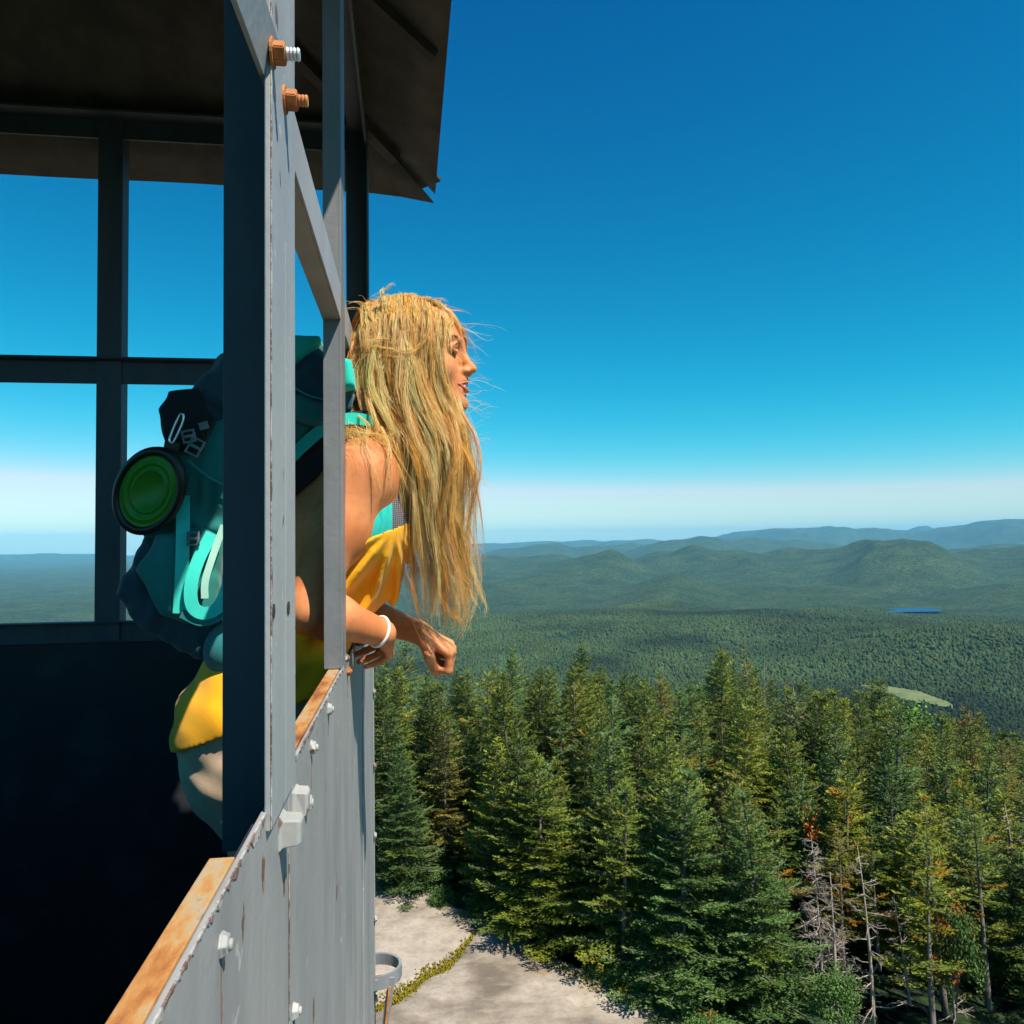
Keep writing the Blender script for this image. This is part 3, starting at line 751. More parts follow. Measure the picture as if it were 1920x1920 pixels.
def dead_mesh(seed, h, rb, nb=5, step=.22, r0=.06, twigs=5, droop=.0, k0=.12):
    rg = np.random.default_rng(seed); m = MB(); z = h*k0; bend = rg.normal(0,.03,2)
    ax = lambda zz: Vector((bend[0]*zz*zz/h, bend[1]*zz*zz/h, zz)); N = 8
    m.tube([ax(h*i/N)-(Vector((0,0,.25)) if i == 0 else Vector()) for i in range(N+1)], [r0*(1-.9*i/N) for i in range(N+1)], 7)
    while z < h*.96:
        k = z/h
        for i in range(nb):
            if rg.random() < .3: continue
            az = rg.uniform(0, 2*pi); L = rb*(1-k)**.6*rg.uniform(.4,1.1)+.08; d = Vector((cos(az), sin(az), rg.uniform(-.3,.25)-droop)).normalized()
            p = ax(z); mid = p+d*L*.5+Vector((0,0,-.03*L)); e = p+d*L+Vector((0,0,rg.uniform(-.15,.2)*L)); r = .010+.008*L
            m.tube([p, mid, e], [r, r*.7, r*.25], 4)
            for j in range(int(twigs*L/.5)+1):
                t = rg.uniform(.3,1); q_ = p.lerp(e, t); s = Vector(rg.normal(size=3)*.5)+d; s = s.normalized()*L*rg.uniform(.15,.42)
                m.tube([q_, q_+s*.5+Vector((0,0,.02)), q_+s], [r*.5, r*.35, r*.15], 3)
        z += step*rg.uniform(.6,1.4)
    return m
def make_dead(seed, h, rb, **kw):
    root = empty('dead_tree'); m = dead_mesh(seed, h, rb, **kw); 
    o = m.build('trunk', deadm, root, smooth=True); root['_h'] = h; return root
def leafy_mesh(seed, h, rb, n, leaf=.07, red=0.0):
    rg = np.random.default_rng(seed); nc = 46
    th = rg.uniform(0, 2*pi, nc); ph = np.arccos(rg.uniform(-.35, 1, nc)); rr = rg.uniform(.45, 1, nc)
    cen = np.stack([rb*rr*np.sin(ph)*np.cos(th), rb*rr*np.sin(ph)*np.sin(th), h*.55+h*.45*rr*np.cos(ph)], -1)
    idx = rg.integers(0, nc, n); P = cen[idx]+rg.normal(0, rb*.17, (n,3))
    nv = nrm(rg.normal(size=(n,3))+np.array([0,0,1.2])); a = nrm(np.cross(nv, rg.normal(size=(n,3)))); b_ = np.cross(nv, a)
    s = leaf*rg.uniform(.6,1.2,(n,1)); 
    T1 = np.stack([P-a*s, P-b_*s*.55, P+a*s], 1); T2 = np.stack([P-a*s, P+a*s, P+b_*s*.55], 1)
    cl = rg.uniform(.7,1.3,nc)[idx][:,None]*np.ones(3); isr = (rg.random(nc) < red)[idx]
    cl = np.where(isr[:,None], np.array([6.0,.75,.35])*rg.uniform(.7,1.2,(n,1)), cl*rg.uniform(.8,1.2,(n,1)))
    buf = TriBuf(); buf.add(T1, cl); buf.add(T2, cl); return buf, cen
def make_leafy(name, seed, h, rb, n, leaf=.07, red=0.0):
    buf, cen = leafy_mesh(seed, h, rb, n, leaf, red); V, Fc, C = buf.arrays(); root = empty(name)
    mesh_np('crown', V, Fc, fol, root, smooth=False, col=C)
    m = MB(); m.tube([(0,0,-.2),(0,0,h*.35),(.03,0,h*.8)], [.03,.025,.01], 6)
    for c in cen[::4]: m.tube([(0,0,h*.25), Vector(c)*.6+Vector((0,0,h*.15)), Vector(c)], [.014,.01,.004], 4)
    m.build('trunk', barkm, root, smooth=True); root['_h'] = h; return root

# prototypes: (root, kind words)
protos = {
 'broad':  [make_spruce(s, 5.0, 1.55, nb=7, step=.24, lumpy=.34, shape=.72) for s in (101, 102)],
 'narrow': [make_spruce(s, 5.2, 1.12, nb=6, step=.24, lumpy=.4, shape=.68) for s in (111, 112, 113)],
 'ragged': [make_spruce(s, 5.2, 1.3, nb=6, step=.26, lumpy=.5, sparse=.25, brown=.10, shape=.7, crown0=.12) for s in (121, 122, 123)],
 'thin':   [make_spruce(s, 5.6, .95, nb=5, step=.30, lumpy=.5, sparse=.42, brown=.2, crown0=.35, shape=.6) for s in (131, 132)],
}
deads = [make_dead(201, 4.6, 1.0, nb=7, step=.12, twigs=9, k0=.1), make_dead(202, 4.8, .9, nb=4, step=.25, twigs=5), make_dead(203, 4.0, .7, nb=3, step=.3, twigs=4)]
maples = [make_leafy('maple_sapling', 301, 3.2, .95, 5200, .065, .13), make_leafy('maple_sapling', 302, 2.6, .9, 4200, .06, .0)]
shrubs = [make_leafy('leafy_shrub', 311, 1.0, .7, 4200, .045), make_leafy('leafy_shrub', 312, .8, .8, 3800, .045, .04)]
used = set()
def put(root, x, y, z, s, rz, colr, name=None, wid=1.0, lean=(0,0)):
    if root in used:
        r = root.copy(); COL.objects.link(r)
        for ch in root.children:
            c = ch.copy(); COL.objects.link(c); c.parent = r
    else: r = root; used.add(root)
    r.location = (x, y, z); r.rotation_euler = (lean[0], lean[1], rz); r.scale = (s*wid, s*wid, s)
    for ch in r.children: ch.color = (*colr, 1)
    return r
LINE = [(560,1260),(640,1240),(700,1228),(750,1214),(790,1250),(850,1240),(905,1240),(955,1214),(1010,1250),(1085,1210),(1130,1258),(1210,1255),(1290,1262),(1345,1213),(1365,1250),(1400,1222),(1440,1268),(1520,1262),(1570,1290),(1630,1272),(1690,1320),(1750,1330),(1815,1318),(1850,1362),(1895,1368),(1920,1392),(2100,1450)]
def line_y(px): return float(np.interp(px, [a for a, b in LINE], [b for a, b in LINE]))
GREENS = {'dark green': (.064,.098,.014), 'mid green': (.108,.146,.018), 'yellow green': (.152,.176,.018), 'blue green': (.074,.132,.034), 'olive brown': (.145,.140,.030)}
KW = {'broad': 'broad cone shaped', 'narrow': 'narrow pointed', 'ragged': 'ragged gappy', 'thin': 'thin bare stemmed'}
placed = []
def zone(px, D):
    if D < 20.5 and px < 1010: return 'at the rim by the tower wall' if px < 850 else 'at the rim where the crack ends'
    if D < 18.5 and px < 1330: return 'beside the bare rock slab'
    if D < 18.5: return 'in the low right corner' if px > 1640 else 'low by the dead trunks'
    if D < 25: return 'just behind the rim trees' if px < 1200 else ('halfway up above the dead trunks' if px < 1620 else 'halfway up by the red leaves')
    if D < 33: return 'well below the clasped hands' if px < 1050 else ('left of the bare grey tree' if px < 1480 else 'right of the bare grey tree')
    if px < 980: return 'on the skyline beyond her hands'
    if px < 1260: return 'on the skyline around the lone spire'
    if px < 1480: return 'on the skyline by the paired tops'
    if px < 1660: return 'on the skyline left of the meadow'
    return 'on the skyline right of the meadow'
def addtree(kind, px, D, ytop=None, col=None, h=None, label=None, force=False, x=None, y=None, wid=None):
    if x is None:
        d = ray(px, 1015); x, y = d.x*D/d.y, D
    z = float(land_h(np.array([x]), np.array([y]))[0])-.05
    if ytop is not None: h = at(px, ytop, y).z - z
    pr = random.choice(protos[kind]); s = h/pr['_h']
    # Blender scales uniformly; keep the crown's width nearer to its natural size
    cn = col or random.choice(list(GREENS)); g = np.array(GREENS[cn])*random.uniform(.85,1.2)
    r = put(pr, x, y, z, s, random.uniform(0, 2*pi), tuple(g), wid=wid or random.uniform(.98,1.26)/max(.8, s**.4), lean=(random.gauss(0,.035), random.gauss(0,.035)))
    hw = 'tall' if h > 5.6 else ('short' if h < 4.2 else 'middling')
    zn = zone(px, D)
    r['label'] = label or f"{hw} {cn} {KW[kind]} spruce, {zn}"
    r['category'] = 'spruce tree'; r['group'] = 'spruces '+zn
    placed.append((x, y)); return r
# trees the photograph singles out
addtree('broad', 1415, 15.6, 1492, 'blue green', label='dense blue green fir with layered boughs, in front of the dead trunks', wid=1.12)
addtree('broad', 760, 21.5, 1400, 'blue green', wid=1.0); addtree('narrow', 920, 21.0, 1385, 'yellow green', wid=1.3)
addtree('narrow', 1135, 19.2, 1372, 'blue green', wid=1.25); addtree('narrow', 1245, 18.2, 1350, 'mid green', wid=1.3)
addtree('narrow', 1085, 37, 1209, 'dark green', label='lone tall dark spire standing above the skyline trees', wid=1.5)
addtree('ragged', 955, 36, 1214, 'mid green', label='tall spruce with a rusty side, just right of the hands on the skyline')
addtree('narrow', 1343, 38, 1213, 'dark green', label='darker left one of the paired tall tops on the skyline', wid=1.5)
addtree('thin', 1400, 36, 1222, 'olive brown', label='right one of the paired tall tops, bare brown stem showing', wid=1.2)
addtree('ragged', 750, 36, 1212, 'mid green', label='pointed spruce rising between the two hands on the skyline')
addtree('narrow', 1630, 36, 1272, 'dark green', label='dark spruce standing in front of the pale meadow', wid=1.5)
addtree('broad', 1000, 26, 1265, 'dark green'); addtree('thin', 1560, 16.4, 1560, 'olive brown'); addtree('thin', 1625, 17, 1540, 'dark green')
# the rest of the wood
def try_place(x, y, dmin):
    for a, b in placed:
        if (a-x)**2+(b-y)**2 < dmin*dmin: return False
    return True
cand = 0; n_sp = len(placed)
rows = [(14.2, 19, 1.12, 66), (19, 26, 1.2, 84), (26, 34, 1.4, 80), (34, 43, 1.6, 54)]
for (d0, d1, dm_, quota) in rows:
    got = 0; tries = 0
    while got < quota and tries < 9000:
        tries += 1
        D = random.uniform(d0, d1); px = random.uniform(520, 2010); d = ray(px, 1015); x, y = d.x*D/d.y, D
        if y < edge_y(x)+(1.0 if x < 11 else 0) : continue
        if px < 690 and random.random() < .8: continue
        if not try_place(x, y, dm_): continue
        if D < 17.5 and abs(px-1415) < 120: continue
        if D < 16.8 and 1525 < px < 1675: continue
        rt = (px-1350)/570
        pk = random.random(); rg_ = max(0, min(1, .35+.5*rt))
        kind = 'ragged' if pk < .22+.25*rg_ else ('narrow' if pk < .62+.1*rg_ else ('broad' if pk < .92-.1*rg_ else 'thin'))
        h = random.uniform(3.9, 5.6) if D < 26 else random.uniform(4.2, 6.4)
        if D < 20: h = random.uniform(3.4, 4.8)
        z = float(land_h(np.array([x]), np.array([y]))[0])
        ly = line_y(px)+random.uniform(2, 40); zmax = at(px, ly, y).z
        if z+h > zmax: h = zmax-z
        if h < 2.6: continue
        if D < 20 and kind == 'ragged' and random.random() < .6: kind = 'broad'
        col = random.choices(list(GREENS), [2.6,2.8,1.2+.6*rt,1.5,.4+.5*max(rt,0)])[0]
        addtree(kind, px, D, h=h, col=col, x=x, y=y); got += 1
# dead trees and saplings
def adddead(k, px, D, ytop, label, tint=1, wid=1, lean=(0,0)):
    d = ray(px, 1015); x, y = d.x*D/d.y, D; z = float(land_h(np.array([x]), np.array([y]))[0])-.05
    h = at(px, ytop, y).z-z; r = put(deads[k], x, y, z, h/deads[k]['_h'], random.uniform(0,6), (1,1,1), wid=wid, lean=lean); tag(r, label, 'dead tree', 'dead trees in the wood'); return r
adddead(0, 1497, 25.5, 1288, 'bare grey brown tree thick with twigs, leaning among green spruces', wid=.75, lean=(0,-.10))
adddead(1, 1888, 17.5, 1515, 'pale bare snag with crooked limbs, farthest right in the wood', wid=1.1)
adddead(1, 1612, 14.9, 1590, 'thin dead trunk with horizontal broken twigs beside the blue green fir')
adddead(2, 1545, 15.2, 1640, 'short dead stem with drooping twig fans, right of the blue green fir', wid=1.2)
adddead(0, 1125, 27, 1330, 'small bare pinkish tree among mid wood spruces', wid=.55)
adddead(0, 745, 27, 1345, 'bare twiggy tree nearest the tower wall', wid=.5)
adddead(1, 1680, 15.6, 1660, 'leaning dead stem under the red leaved sapling', wid=1.1, lean=(.1,.12))
adddead(0, 1520, 15.4, 1560, 'dark twiggy dead top behind the blue green fir', wid=.8)
adddead(2, 1760, 15.0, 1790, 'pale forked deadwood low in the wood corner', wid=1.6, lean=(.2,.2))
adddead(1, 1425, 35, 1240, 'bare top poking out beside the paired tall tops', wid=.5)
def addleaf(pr, px, D, ytop, colr, label, cat, grp, wid=1):
    d = ray(px, 1015); x, y = d.x*D/d.y, D; z = float(land_h(np.array([x]), np.array([y]))[0])-.05
    h = at(px, ytop, y).z-z; s = max(.3, h/pr['_h']); r = put(pr, x, y, z, s, random.uniform(0,6), colr, wid=wid); tag(r, label, cat, grp); return r
addleaf(maples[0], 1765, 14.6, 1688, (.06,.11,.025), 'young maple with a bright red orange patch of leaves', 'maple sapling', 'broadleaf saplings', .55)
addleaf(maples[0], 1500, 19.0, 1510, (.08,.14,.03), 'young maple with small red leaf tips above the dead trunks', 'maple sapling', 'broadleaf saplings', .6)
addleaf(maples[1], 1690, 33, 1322, (.08,.17,.03), 'round bright green broadleaf crown in front of the meadow', 'broadleaf tree', 'broadleaf saplings', 1.0)
addleaf(maples[1], 1010, 21.5, 1445, (.09,.17,.06), 'pale green broadleaf sapling in the second row', 'broadleaf tree', 'broadleaf saplings', .8)
addleaf(maples[1], 1480, 23, 1395, (.075,.17,.03), 'bright green leafy sapling below the bare grey tree', 'broadleaf tree', 'broadleaf saplings', .7)
addleaf(maples[1], 1545, 14.2, 1820, (.075,.15,.03), 'green leafy sapling at the foot of the dead trunks', 'broadleaf tree', 'broadleaf saplings', .8)
sl = 0
for px in (735, 775, 830, 885, 930, 1120, 1170, 1225, 1290, 1345):
    e = np.interp(px, [a for a, b in EDGE], [b for a, b in EDGE]); g_ = gp(px, e-6, .5)
    r = put(shrubs[sl % 2], g_.x, g_.y+.35, .35, random.uniform(.35,.6), random.uniform(0,6), (.07,.14,.03)); sl += 1
    pos = {735:'nearest the tower wall',775:'second from the tower wall',830:'left of the crack end',885:'at the top end of the mossy crack',930:'right of the mossy crack end',
           1120:'beside the dark shaded rim',1170:'in the middle of the lower rim',1225:'under the leaning fir boughs',1290:'at the last visible bend of the rim',1345:'lowest of all along the rim'}[px]
    tag(r, f'low bright green shrub on the granite rim, {pos}', 'shrub', 'shrubs along the granite rim')
for p in [x for v in protos.values() for x in v]+deads+maples+shrubs:
    if p not in used:
        for ch in list(p.children): bpy.data.objects.remove(ch)
        bpy.data.objects.remove(p)
print('trees', len(placed))
# ------------------------------------------------------------------ signed distance modelling
class Field:
    def __init__(s, lo, hi, h):
        s.lo = np.array(lo, float); s.h = h; s.n = np.ceil((np.array(hi)-s.lo)/h).astype(int)+1
        s.F = np.full(tuple(s.n), 1.0, np.float32)
        s.ax = [s.lo[i]+np.arange(s.n[i], dtype=np.float32)*h for i in range(3)]
    def win(s, lo, hi, pad):
        a = np.maximum(np.floor((np.array(lo)-pad-s.lo)/s.h).astype(int), 0); b = np.minimum(np.ceil((np.array(hi)+pad-s.lo)/s.h).astype(int)+1, s.n)
        if (b <= a).any(): return None, None
        sl = tuple(slice(a[i], b[i]) for i in range(3))
        return sl, np.meshgrid(*[s.ax[i][sl[i]].astype(np.float32) for i in range(3)], indexing='ij', sparse=True)
    def op(s, lo, hi, fn, k=.01, mode='add'):
        sl, G = s.win(lo, hi, k+s.h*3)
        if sl is None: return
        d = fn(*G).astype(np.float32); A = s.F[sl]
        if mode == 'add':
            hh = np.maximum(k-np.abs(A-d), 0)/k if k > 0 else 0; s.F[sl] = np.minimum(A, d)-hh*hh*k*.25
        elif mode == 'sub':
            d = -d; hh = np.maximum(k-np.abs(A-d), 0)/k if k > 0 else 0; s.F[sl] = np.maximum(A, d)+hh*hh*k*.25
    def cone(s, a, b, ra, rb, k=.01, mode='add', flat=None):
        """round cone from a to b"""
        a = np.array(a, float); b = np.array(b, float); ba = b-a; L2 = max(ba@ba, 1e-12); m = max(ra, rb)
        def fn(x, y, z):
            px, py, pz = x-a[0], y-a[1], z-a[2]; t = np.clip((px*ba[0]+py*ba[1]+pz*ba[2])/L2, 0, 1)
            return np.sqrt((px-ba[0]*t)**2+(py-ba[1]*t)**2+(pz-ba[2]*t)**2) - (ra+(rb-ra)*t)
        s.op(np.minimum(a,b)-m, np.maximum(a,b)+m, fn, k, mode)
    def ell(s, c, r, k=.01, mode='add', rot=None):
        c = np.array(c, float); r = np.array(r, float); R = np.array(rot) if rot is not None else np.eye(3); m = r.max()
        def fn(x, y, z):
            p = [x-c[0], y-c[1], z-c[2]]; q_ = [(p[0]*R[0][i]+p[1]*R[1][i]+p[2]*R[2][i]) for i in range(3)]   # columns = local axes
            k0 = np.sqrt((q_[0]/r[0])**2+(q_[1]/r[1])**2+(q_[2]/r[2])**2); k1 = np.sqrt((q_[0]/r[0]**2)**2+(q_[1]/r[1]**2)**2+(q_[2]/r[2]**2)**2)
            return k0*(k0-1)/np.maximum(k1, 1e-6)
        s.op(c-m, c+m, fn, k, mode)
    def rbox(s, c, half, r, k=.01, mode='add', rot=None):
        c = np.array(c, float); hf = np.array(half, float); R = np.array(rot) if rot is not None else np.eye(3); m = np.linalg.norm(hf)+r
        def fn(x, y, z):
            p = [x-c[0], y-c[1], z-c[2]]; q_ = [np.abs(p[0]*R[0][i]+p[1]*R[1][i]+p[2]*R[2][i])-hf[i] for i in range(3)]
            return np.sqrt(sum(np.maximum(v, 0)**2 for v in q_)) + np.minimum(np.maximum(np.maximum(q_[0], q_[1]), q_[2]), 0)-r
        s.op(c-m, c+m, fn, k, mode)
    def poly(s, pts, y0, y1, r=.02, k=.01, mode='add'):
        """polygon in x,z swept along y with rounded edges"""
        P = np.array(pts, float); lo = (P[:,0].min(), y0, P[:,1].min()); hi = (P[:,0].max(), y1, P[:,1].max()); yc, yh = (y0+y1)/2, (y1-y0)/2
        def fn(x, y, z):
            x2 = x[:,0,:]; z2 = z[:,0,:]; x2, z2 = np.broadcast_arrays(x2, z2); d = np.full(x2.shape, 1e9); sg = np.ones(x2.shape)
            n = len(P)
            for i in range(n):
                a, b = P[i], P[i-1]; e = b-a; wx, wz = x2-a[0], z2-a[1]; t = np.clip((wx*e[0]+wz*e[1])/(e@e), 0, 1)
                d = np.minimum(d, (wx-e[0]*t)**2+(wz-e[1]*t)**2)
                c1 = z2 >= a[1]; c2 = z2 < b[1]; c3 = e[0]*wz > e[1]*wx
                fl = (c1 & c2 & c3) | (~c1 & ~c2 & ~c3); sg = np.where(fl, -sg, sg)
            d2 = (sg*np.sqrt(d)+r)[:,None,:]; dy = np.abs(y-yc)-yh+r
            return np.minimum(np.maximum(d2, dy), 0)+np.sqrt(np.maximum(d2,0)**2+np.maximum(dy,0)**2)-r
        s.op(lo, hi, fn, k, mode)
    def cut(s, n, p, k=0.0):
        """keep the side where (x-p).n < 0"""
        n = np.array(n, float); n /= np.linalg.norm(n); x, y, z = np.meshgrid(*s.ax, indexing='ij', sparse=True)
        s.F = np.maximum(s.F, ((x-p[0])*n[0]+(y-p[1])*n[1]+(z-p[2])*n[2]).astype(np.float32))
    def grid(s): return np.meshgrid(*s.ax, indexing='ij', sparse=True)
    def mesh(s, smooth_iter=1):
        F = s.F; ins = F < 0; nx, ny, nz = F.shape
        cnt = np.zeros((nx-1, ny-1, nz-1), np.uint8)
        for dx in (0,1):
            for dy in (0,1):
                for dz in (0,1): cnt += ins[dx:nx-1+dx, dy:ny-1+dy, dz:nz-1+dz]
        act = (cnt > 0) & (cnt < 8); idx = np.argwhere(act); vid = np.full(act.shape, -1, np.int64); vid[act] = np.arange(len(idx))
        acc = np.zeros((len(idx), 3)); num = np.zeros(len(idx)); cor = [(0,0,0),(1,0,0),(0,1,0),(1,1,0),(0,0,1),(1,0,1),(0,1,1),(1,1,1)]
        val = [F[idx[:,0]+c[0], idx[:,1]+c[1], idx[:,2]+c[2]].astype(float) for c in cor]
        for a, b in ((0,1),(2,3),(4,5),(6,7),(0,2),(1,3),(4,6),(5,7),(0,4),(1,5),(2,6),(3,7)):
            va, vb = val[a], val[b]; m = (va < 0) != (vb < 0); t = np.where(m, va/np.where(m, va-vb, 1), 0)
            ca, cb = np.array(cor[a]), np.array(cor[b]); P = ca+(cb-ca)*t[:,None]; acc[m] += P[m]; num[m] += 1
        V = s.lo+(idx+acc/num[:,None])*s.h
        Q = []
        for axn in range(3):
            d = [0,0,0]; d[axn] = 1; o1, o2 = [(1,2),(2,0),(0,1)][axn]
            A = ins[:nx-d[0], :ny-d[1], :nz-d[2]]; B = ins[d[0]:, d[1]:, d[2]:]; e = np.argwhere(A != B)
            ok = (e[:,o1] > 0) & (e[:,o2] > 0) & (e[:,o1] < F.shape[o1]-1) & (e[:,o2] < F.shape[o2]-1); e = e[ok]
            e = e[e[:,axn] < F.shape[axn]-1]
            def g(a, b):
                w = e.copy(); w[:,o1] -= a; w[:,o2] -= b; return vid[w[:,0], w[:,1], w[:,2]]
            q_ = np.stack([g(1,1), g(0,1), g(0,0), g(1,0)], 1); fl = ~A[e[:,0], e[:,1], e[:,2]]
            q_[fl] = q_[fl][:, ::-1]; Q.append(q_)
        Q = np.concatenate(Q); Q = Q[(Q >= 0).all(1)]
        for _ in range(smooth_iter):
            S_ = np.zeros_like(V); N_ = np.zeros(len(V))
            for i in range(4):
                a, b = Q[:,i], Q[:,(i+1)%4]
                for c in range(3): S_[:,c] += np.bincount(a, V[b,c], len(V))+np.bincount(b, V[a,c], len(V))
                N_ += np.bincount(a, minlength=len(V))+np.bincount(b, minlength=len(V))
            V = V*.5+S_/np.maximum(N_,1)[:,None]*.5
        return V, Q

# ------------------------------------------------------------------ the woman
YM = 1.47
def J(px, py, Y=YM): return q(px, py, Y)
woman = empty('person', tuple(J(455, 1320)*[1,1,0]+[0,0,ZF]))
tag(woman, 'woman with long windblown blonde hair in a yellow top leaning out over the wall', 'person')
# head frame: turned a little to the camera, chin up a little
yaw, pit = R_(-16), R_(6)
fx = np.array([cos(yaw)*cos(pit), sin(yaw)*cos(pit), sin(pit)]); ly_ = np.array([-sin(yaw), cos(yaw), 0]); uz = np.cross(fx, ly_)
HR = np.stack([fx, ly_, uz], 1); HC = J(777, 672, YM)
HS = 1.035
def hd(x, y, z): return HC + HR@(np.array([x, y, z])*.001*HS)
neckb = J(708, 858); nf = {}
sh_n, sh_f = J(676, 888, 1.345), J(692, 890, 1.61)
el_n, wr_n = J(574, 1142, 1.285), J(716, 1186, 1.385)
el_f, wr_f = J(622, 1128, 1.65), J(786, 1186, 1.545)
pelvis, waist, chest = J(486, 1318), J(575, 1100), J(645, 985)
off = lambda p, dy: p+np.array([0, dy, 0])
B = Field((-.62, 1.16, ZC-.36), (.18, 1.79, ZC+.50), .0027)
def torso(Fd, g=0.0, k=.05):
    for sgn in (-1, 1):
        Fd.cone(off(pelvis, sgn*.085), off(waist, sgn*.050), .098+g, .082+g, k)
        Fd.cone(off(waist, sgn*.050), off(chest, sgn*.066), .082+g, .093+g, k)
        Fd.cone(off(chest, sgn*.066), off(J(690, 905), sgn*.080), .090+g, .060+g, k)
torso(B)
HIP = (J(455,1335), J(515,1312))
def hips(Fd, g, k=.04):
    for sgn in (-1, 1): Fd.cone(off(HIP[0], sgn*.092), off(HIP[1], sgn*.092), .074+g, .080+g, k); Fd.cone(off(HIP[1], sgn*.092), off(waist, sgn*.05), .080+g, .078+g, k)
hips(B, -.004)
for sgn in (-1, 1): B.ell(J(706, 985)+[0, sgn*.070, 0], (.052,.055,.055), .03)
B.cone(sh_n, sh_f, .042, .042, .05)
B.cone(neckb, hd(-14, 0, -58), .052, .050, .035); B.cone(neckb, off(sh_n, .02), .04, .04, .05); B.cone(neckb, off(sh_f, -.02), .04, .04, .05)
# arms
def arm(sh, el, wr, s=1.0):
    m = sh*.55+el*.45
    B.cone(sh, m, .046*s, .039*s, .02); B.cone(m, el, .041*s, .034*s, .02)
    v = wr-el; m2 = el+v*.35
    B.cone(el, m2, .034*s, .036*s, .02); B.cone(m2, wr, .036*s, .0225*s, .02)
arm(sh_n, el_n, wr_n, 1.04); arm(sh_f, el_f, wr_f)
B.ell(sh_n+[.004,-.002,-.006], (.048,.046,.054), .03)
B.ell(sh_n*.66+el_n*.34+[.012,0,.004], (.030,.034,.06), .03)
def fingers(palm0, palm1, axis, nrm_, chains, thumb, r=.0078):
    """palm: slab between wrist side and knuckles; chains: per finger list of points"""
    for ch, rr in chains:
        for a, b in zip(ch[:-1], ch[1:]): B.cone(a, b, rr, rr*.93, .0035)
def hand(wr, dirp, back, side, curl, thumb_curl, s=1.0, spread=1.0):
    """wr wrist, dirp towards the knuckles, back = out of the back of the hand, side = towards the thumb"""
    dirp = nrm(np.array(dirp)); back = np.array(back)-dirp*(np.array(back)@dirp); back = nrm(back); side = np.cross(dirp, back) if np.dot(np.cross(dirp, back), side) > 0 else -np.cross(dirp, back)
    kn = []
    for i in range(4):
        o_ = side*((1.5-i)*.0185*s); k_ = wr+dirp*(.083-.004*abs(i-1)-.004*(i == 3))*s+o_*1.02; kn.append(k_)
        B.cone(wr+dirp*.012*s+o_*.55, k_, .0135*s, .0105*s, .010)
    B.cone(wr-dirp*.008, wr+dirp*.02*s, .0215*s, .019*s, .012)
    Ls = [(.040,.025,.021),(.045,.028,.022),(.041,.027,.021),(.032,.020,.019)]; tips = []; mids = []
    for i in range(4):
        p = kn[i]; ang = 0; ph_ = p; rr = (.0092,.0094,.0090,.0080)[i]*s; spl = side*(1.5-i)*.045*spread
        for j, L in enumerate(Ls[i]):
            ang += curl[i][j]; d = nrm(dirp*cos(ang)-back*sin(ang)+spl*cos(ang)); e = p+d*L*s
            if j == 0: mid_ = (p+d*L*s*.55, d)
            B.cone(p, e, rr*(1-.07*j), rr*(.95-.09*j), .0035); p = e
        tips.append(p); mids.append(mid_)
    base = wr+dirp*.022*s+side*.020*s-back*.006*s; d1 = nrm(dirp*.62+side*.62-back*.45); p1 = base+d1*.040*s
    d2 = nrm(dirp*thumb_curl[0]+side*thumb_curl[1]-back*thumb_curl[2]); p2 = p1+d2*.030*s; d3 = nrm(d2-side*.5-back*.15); p3 = p2+d3*.024*s
    B.cone(wr+dirp*.006*s+side*.008*s, base, .016*s, .016*s, .010); B.cone(base, p1, .0155*s, .0118*s, .006); B.cone(p1, p2, .0112*s, .0098*s, .004); B.cone(p2, p3, .0100*s, .0080*s, .003)
    return kn, tips, (p1, p2, p3), mids
# far hand: loosely closed, knuckles out over the valley
HFk = hand(wr_f+np.array([.002,0,-.001]), (.84,-.12,-.46), (.46,-.25,.80), (-.15,-1.0,-.1), [(1.15,1.65,.9),(1.25,1.65,.95),(1.3,1.6,.95),(1.25,1.55,.95)], (.62,-.42,.70), .88)
# near hand: hanging from the wrist behind the wall edge
HNk = hand(wr_n+np.array([.004,.004,-.006]), (0,.95,-.32), (.9,.0,.35), (-.3,.3,.9), [(.35,.6,.4),(.45,.7,.4),(.5,.8,.4),(.6,.8,.4)], (.8,.2,.5), .84)
# head
def E(c, r, k=12, mode='add'): B.ell(hd(*c), np.array(r)*.001*HS, k*.001, mode, HR)
def Cn(a, b, ra, rb, k=8, mode='add'): B.cone(hd(*a), hd(*b), ra*.001*HS, rb*.001*HS, k*.001, mode)
E((-12,0,28), (92,72,84), 10); E((28,0,-22), (58,55,84), 25)
for sg in (-1, 1):
    Cn((2,sg*50,-48), (62,sg*20,-97), 13, 14, 22); E((56,sg*36,-34), (22,20,24), 20)
    Cn((80,sg*34,15), (86,sg*10,13), 8, 8, 14)
E((66,0,44), (24,44,36), 25); E((74,0,-98), (16,17,14), 16); E((66,0,-66), (26,26,32), 20)
for sg in (-1, 1): E((93,sg*31,-3), (15,15,11), 12, 'sub')
Cn((84,0,14), (100,0,-28), 7, 7.5, 12); E((104,0,-36), (10.5,9.5,9), 7)
for sg in (-1, 1): E((93,sg*11,-40), (10,6.5,7.5), 6)
for sg in (-1, 1): E((100,sg*5.5,-46), (3.5,2.8,3), 3, 'sub')
Cn((88,-8,-55), (88,8,-55), 6, 6, 8)
E((96,0,-66.3), (15,21,5.6), 4, 'sub')          # parted smile
E((93,0,-83), (7,20,5), 8, 'sub')
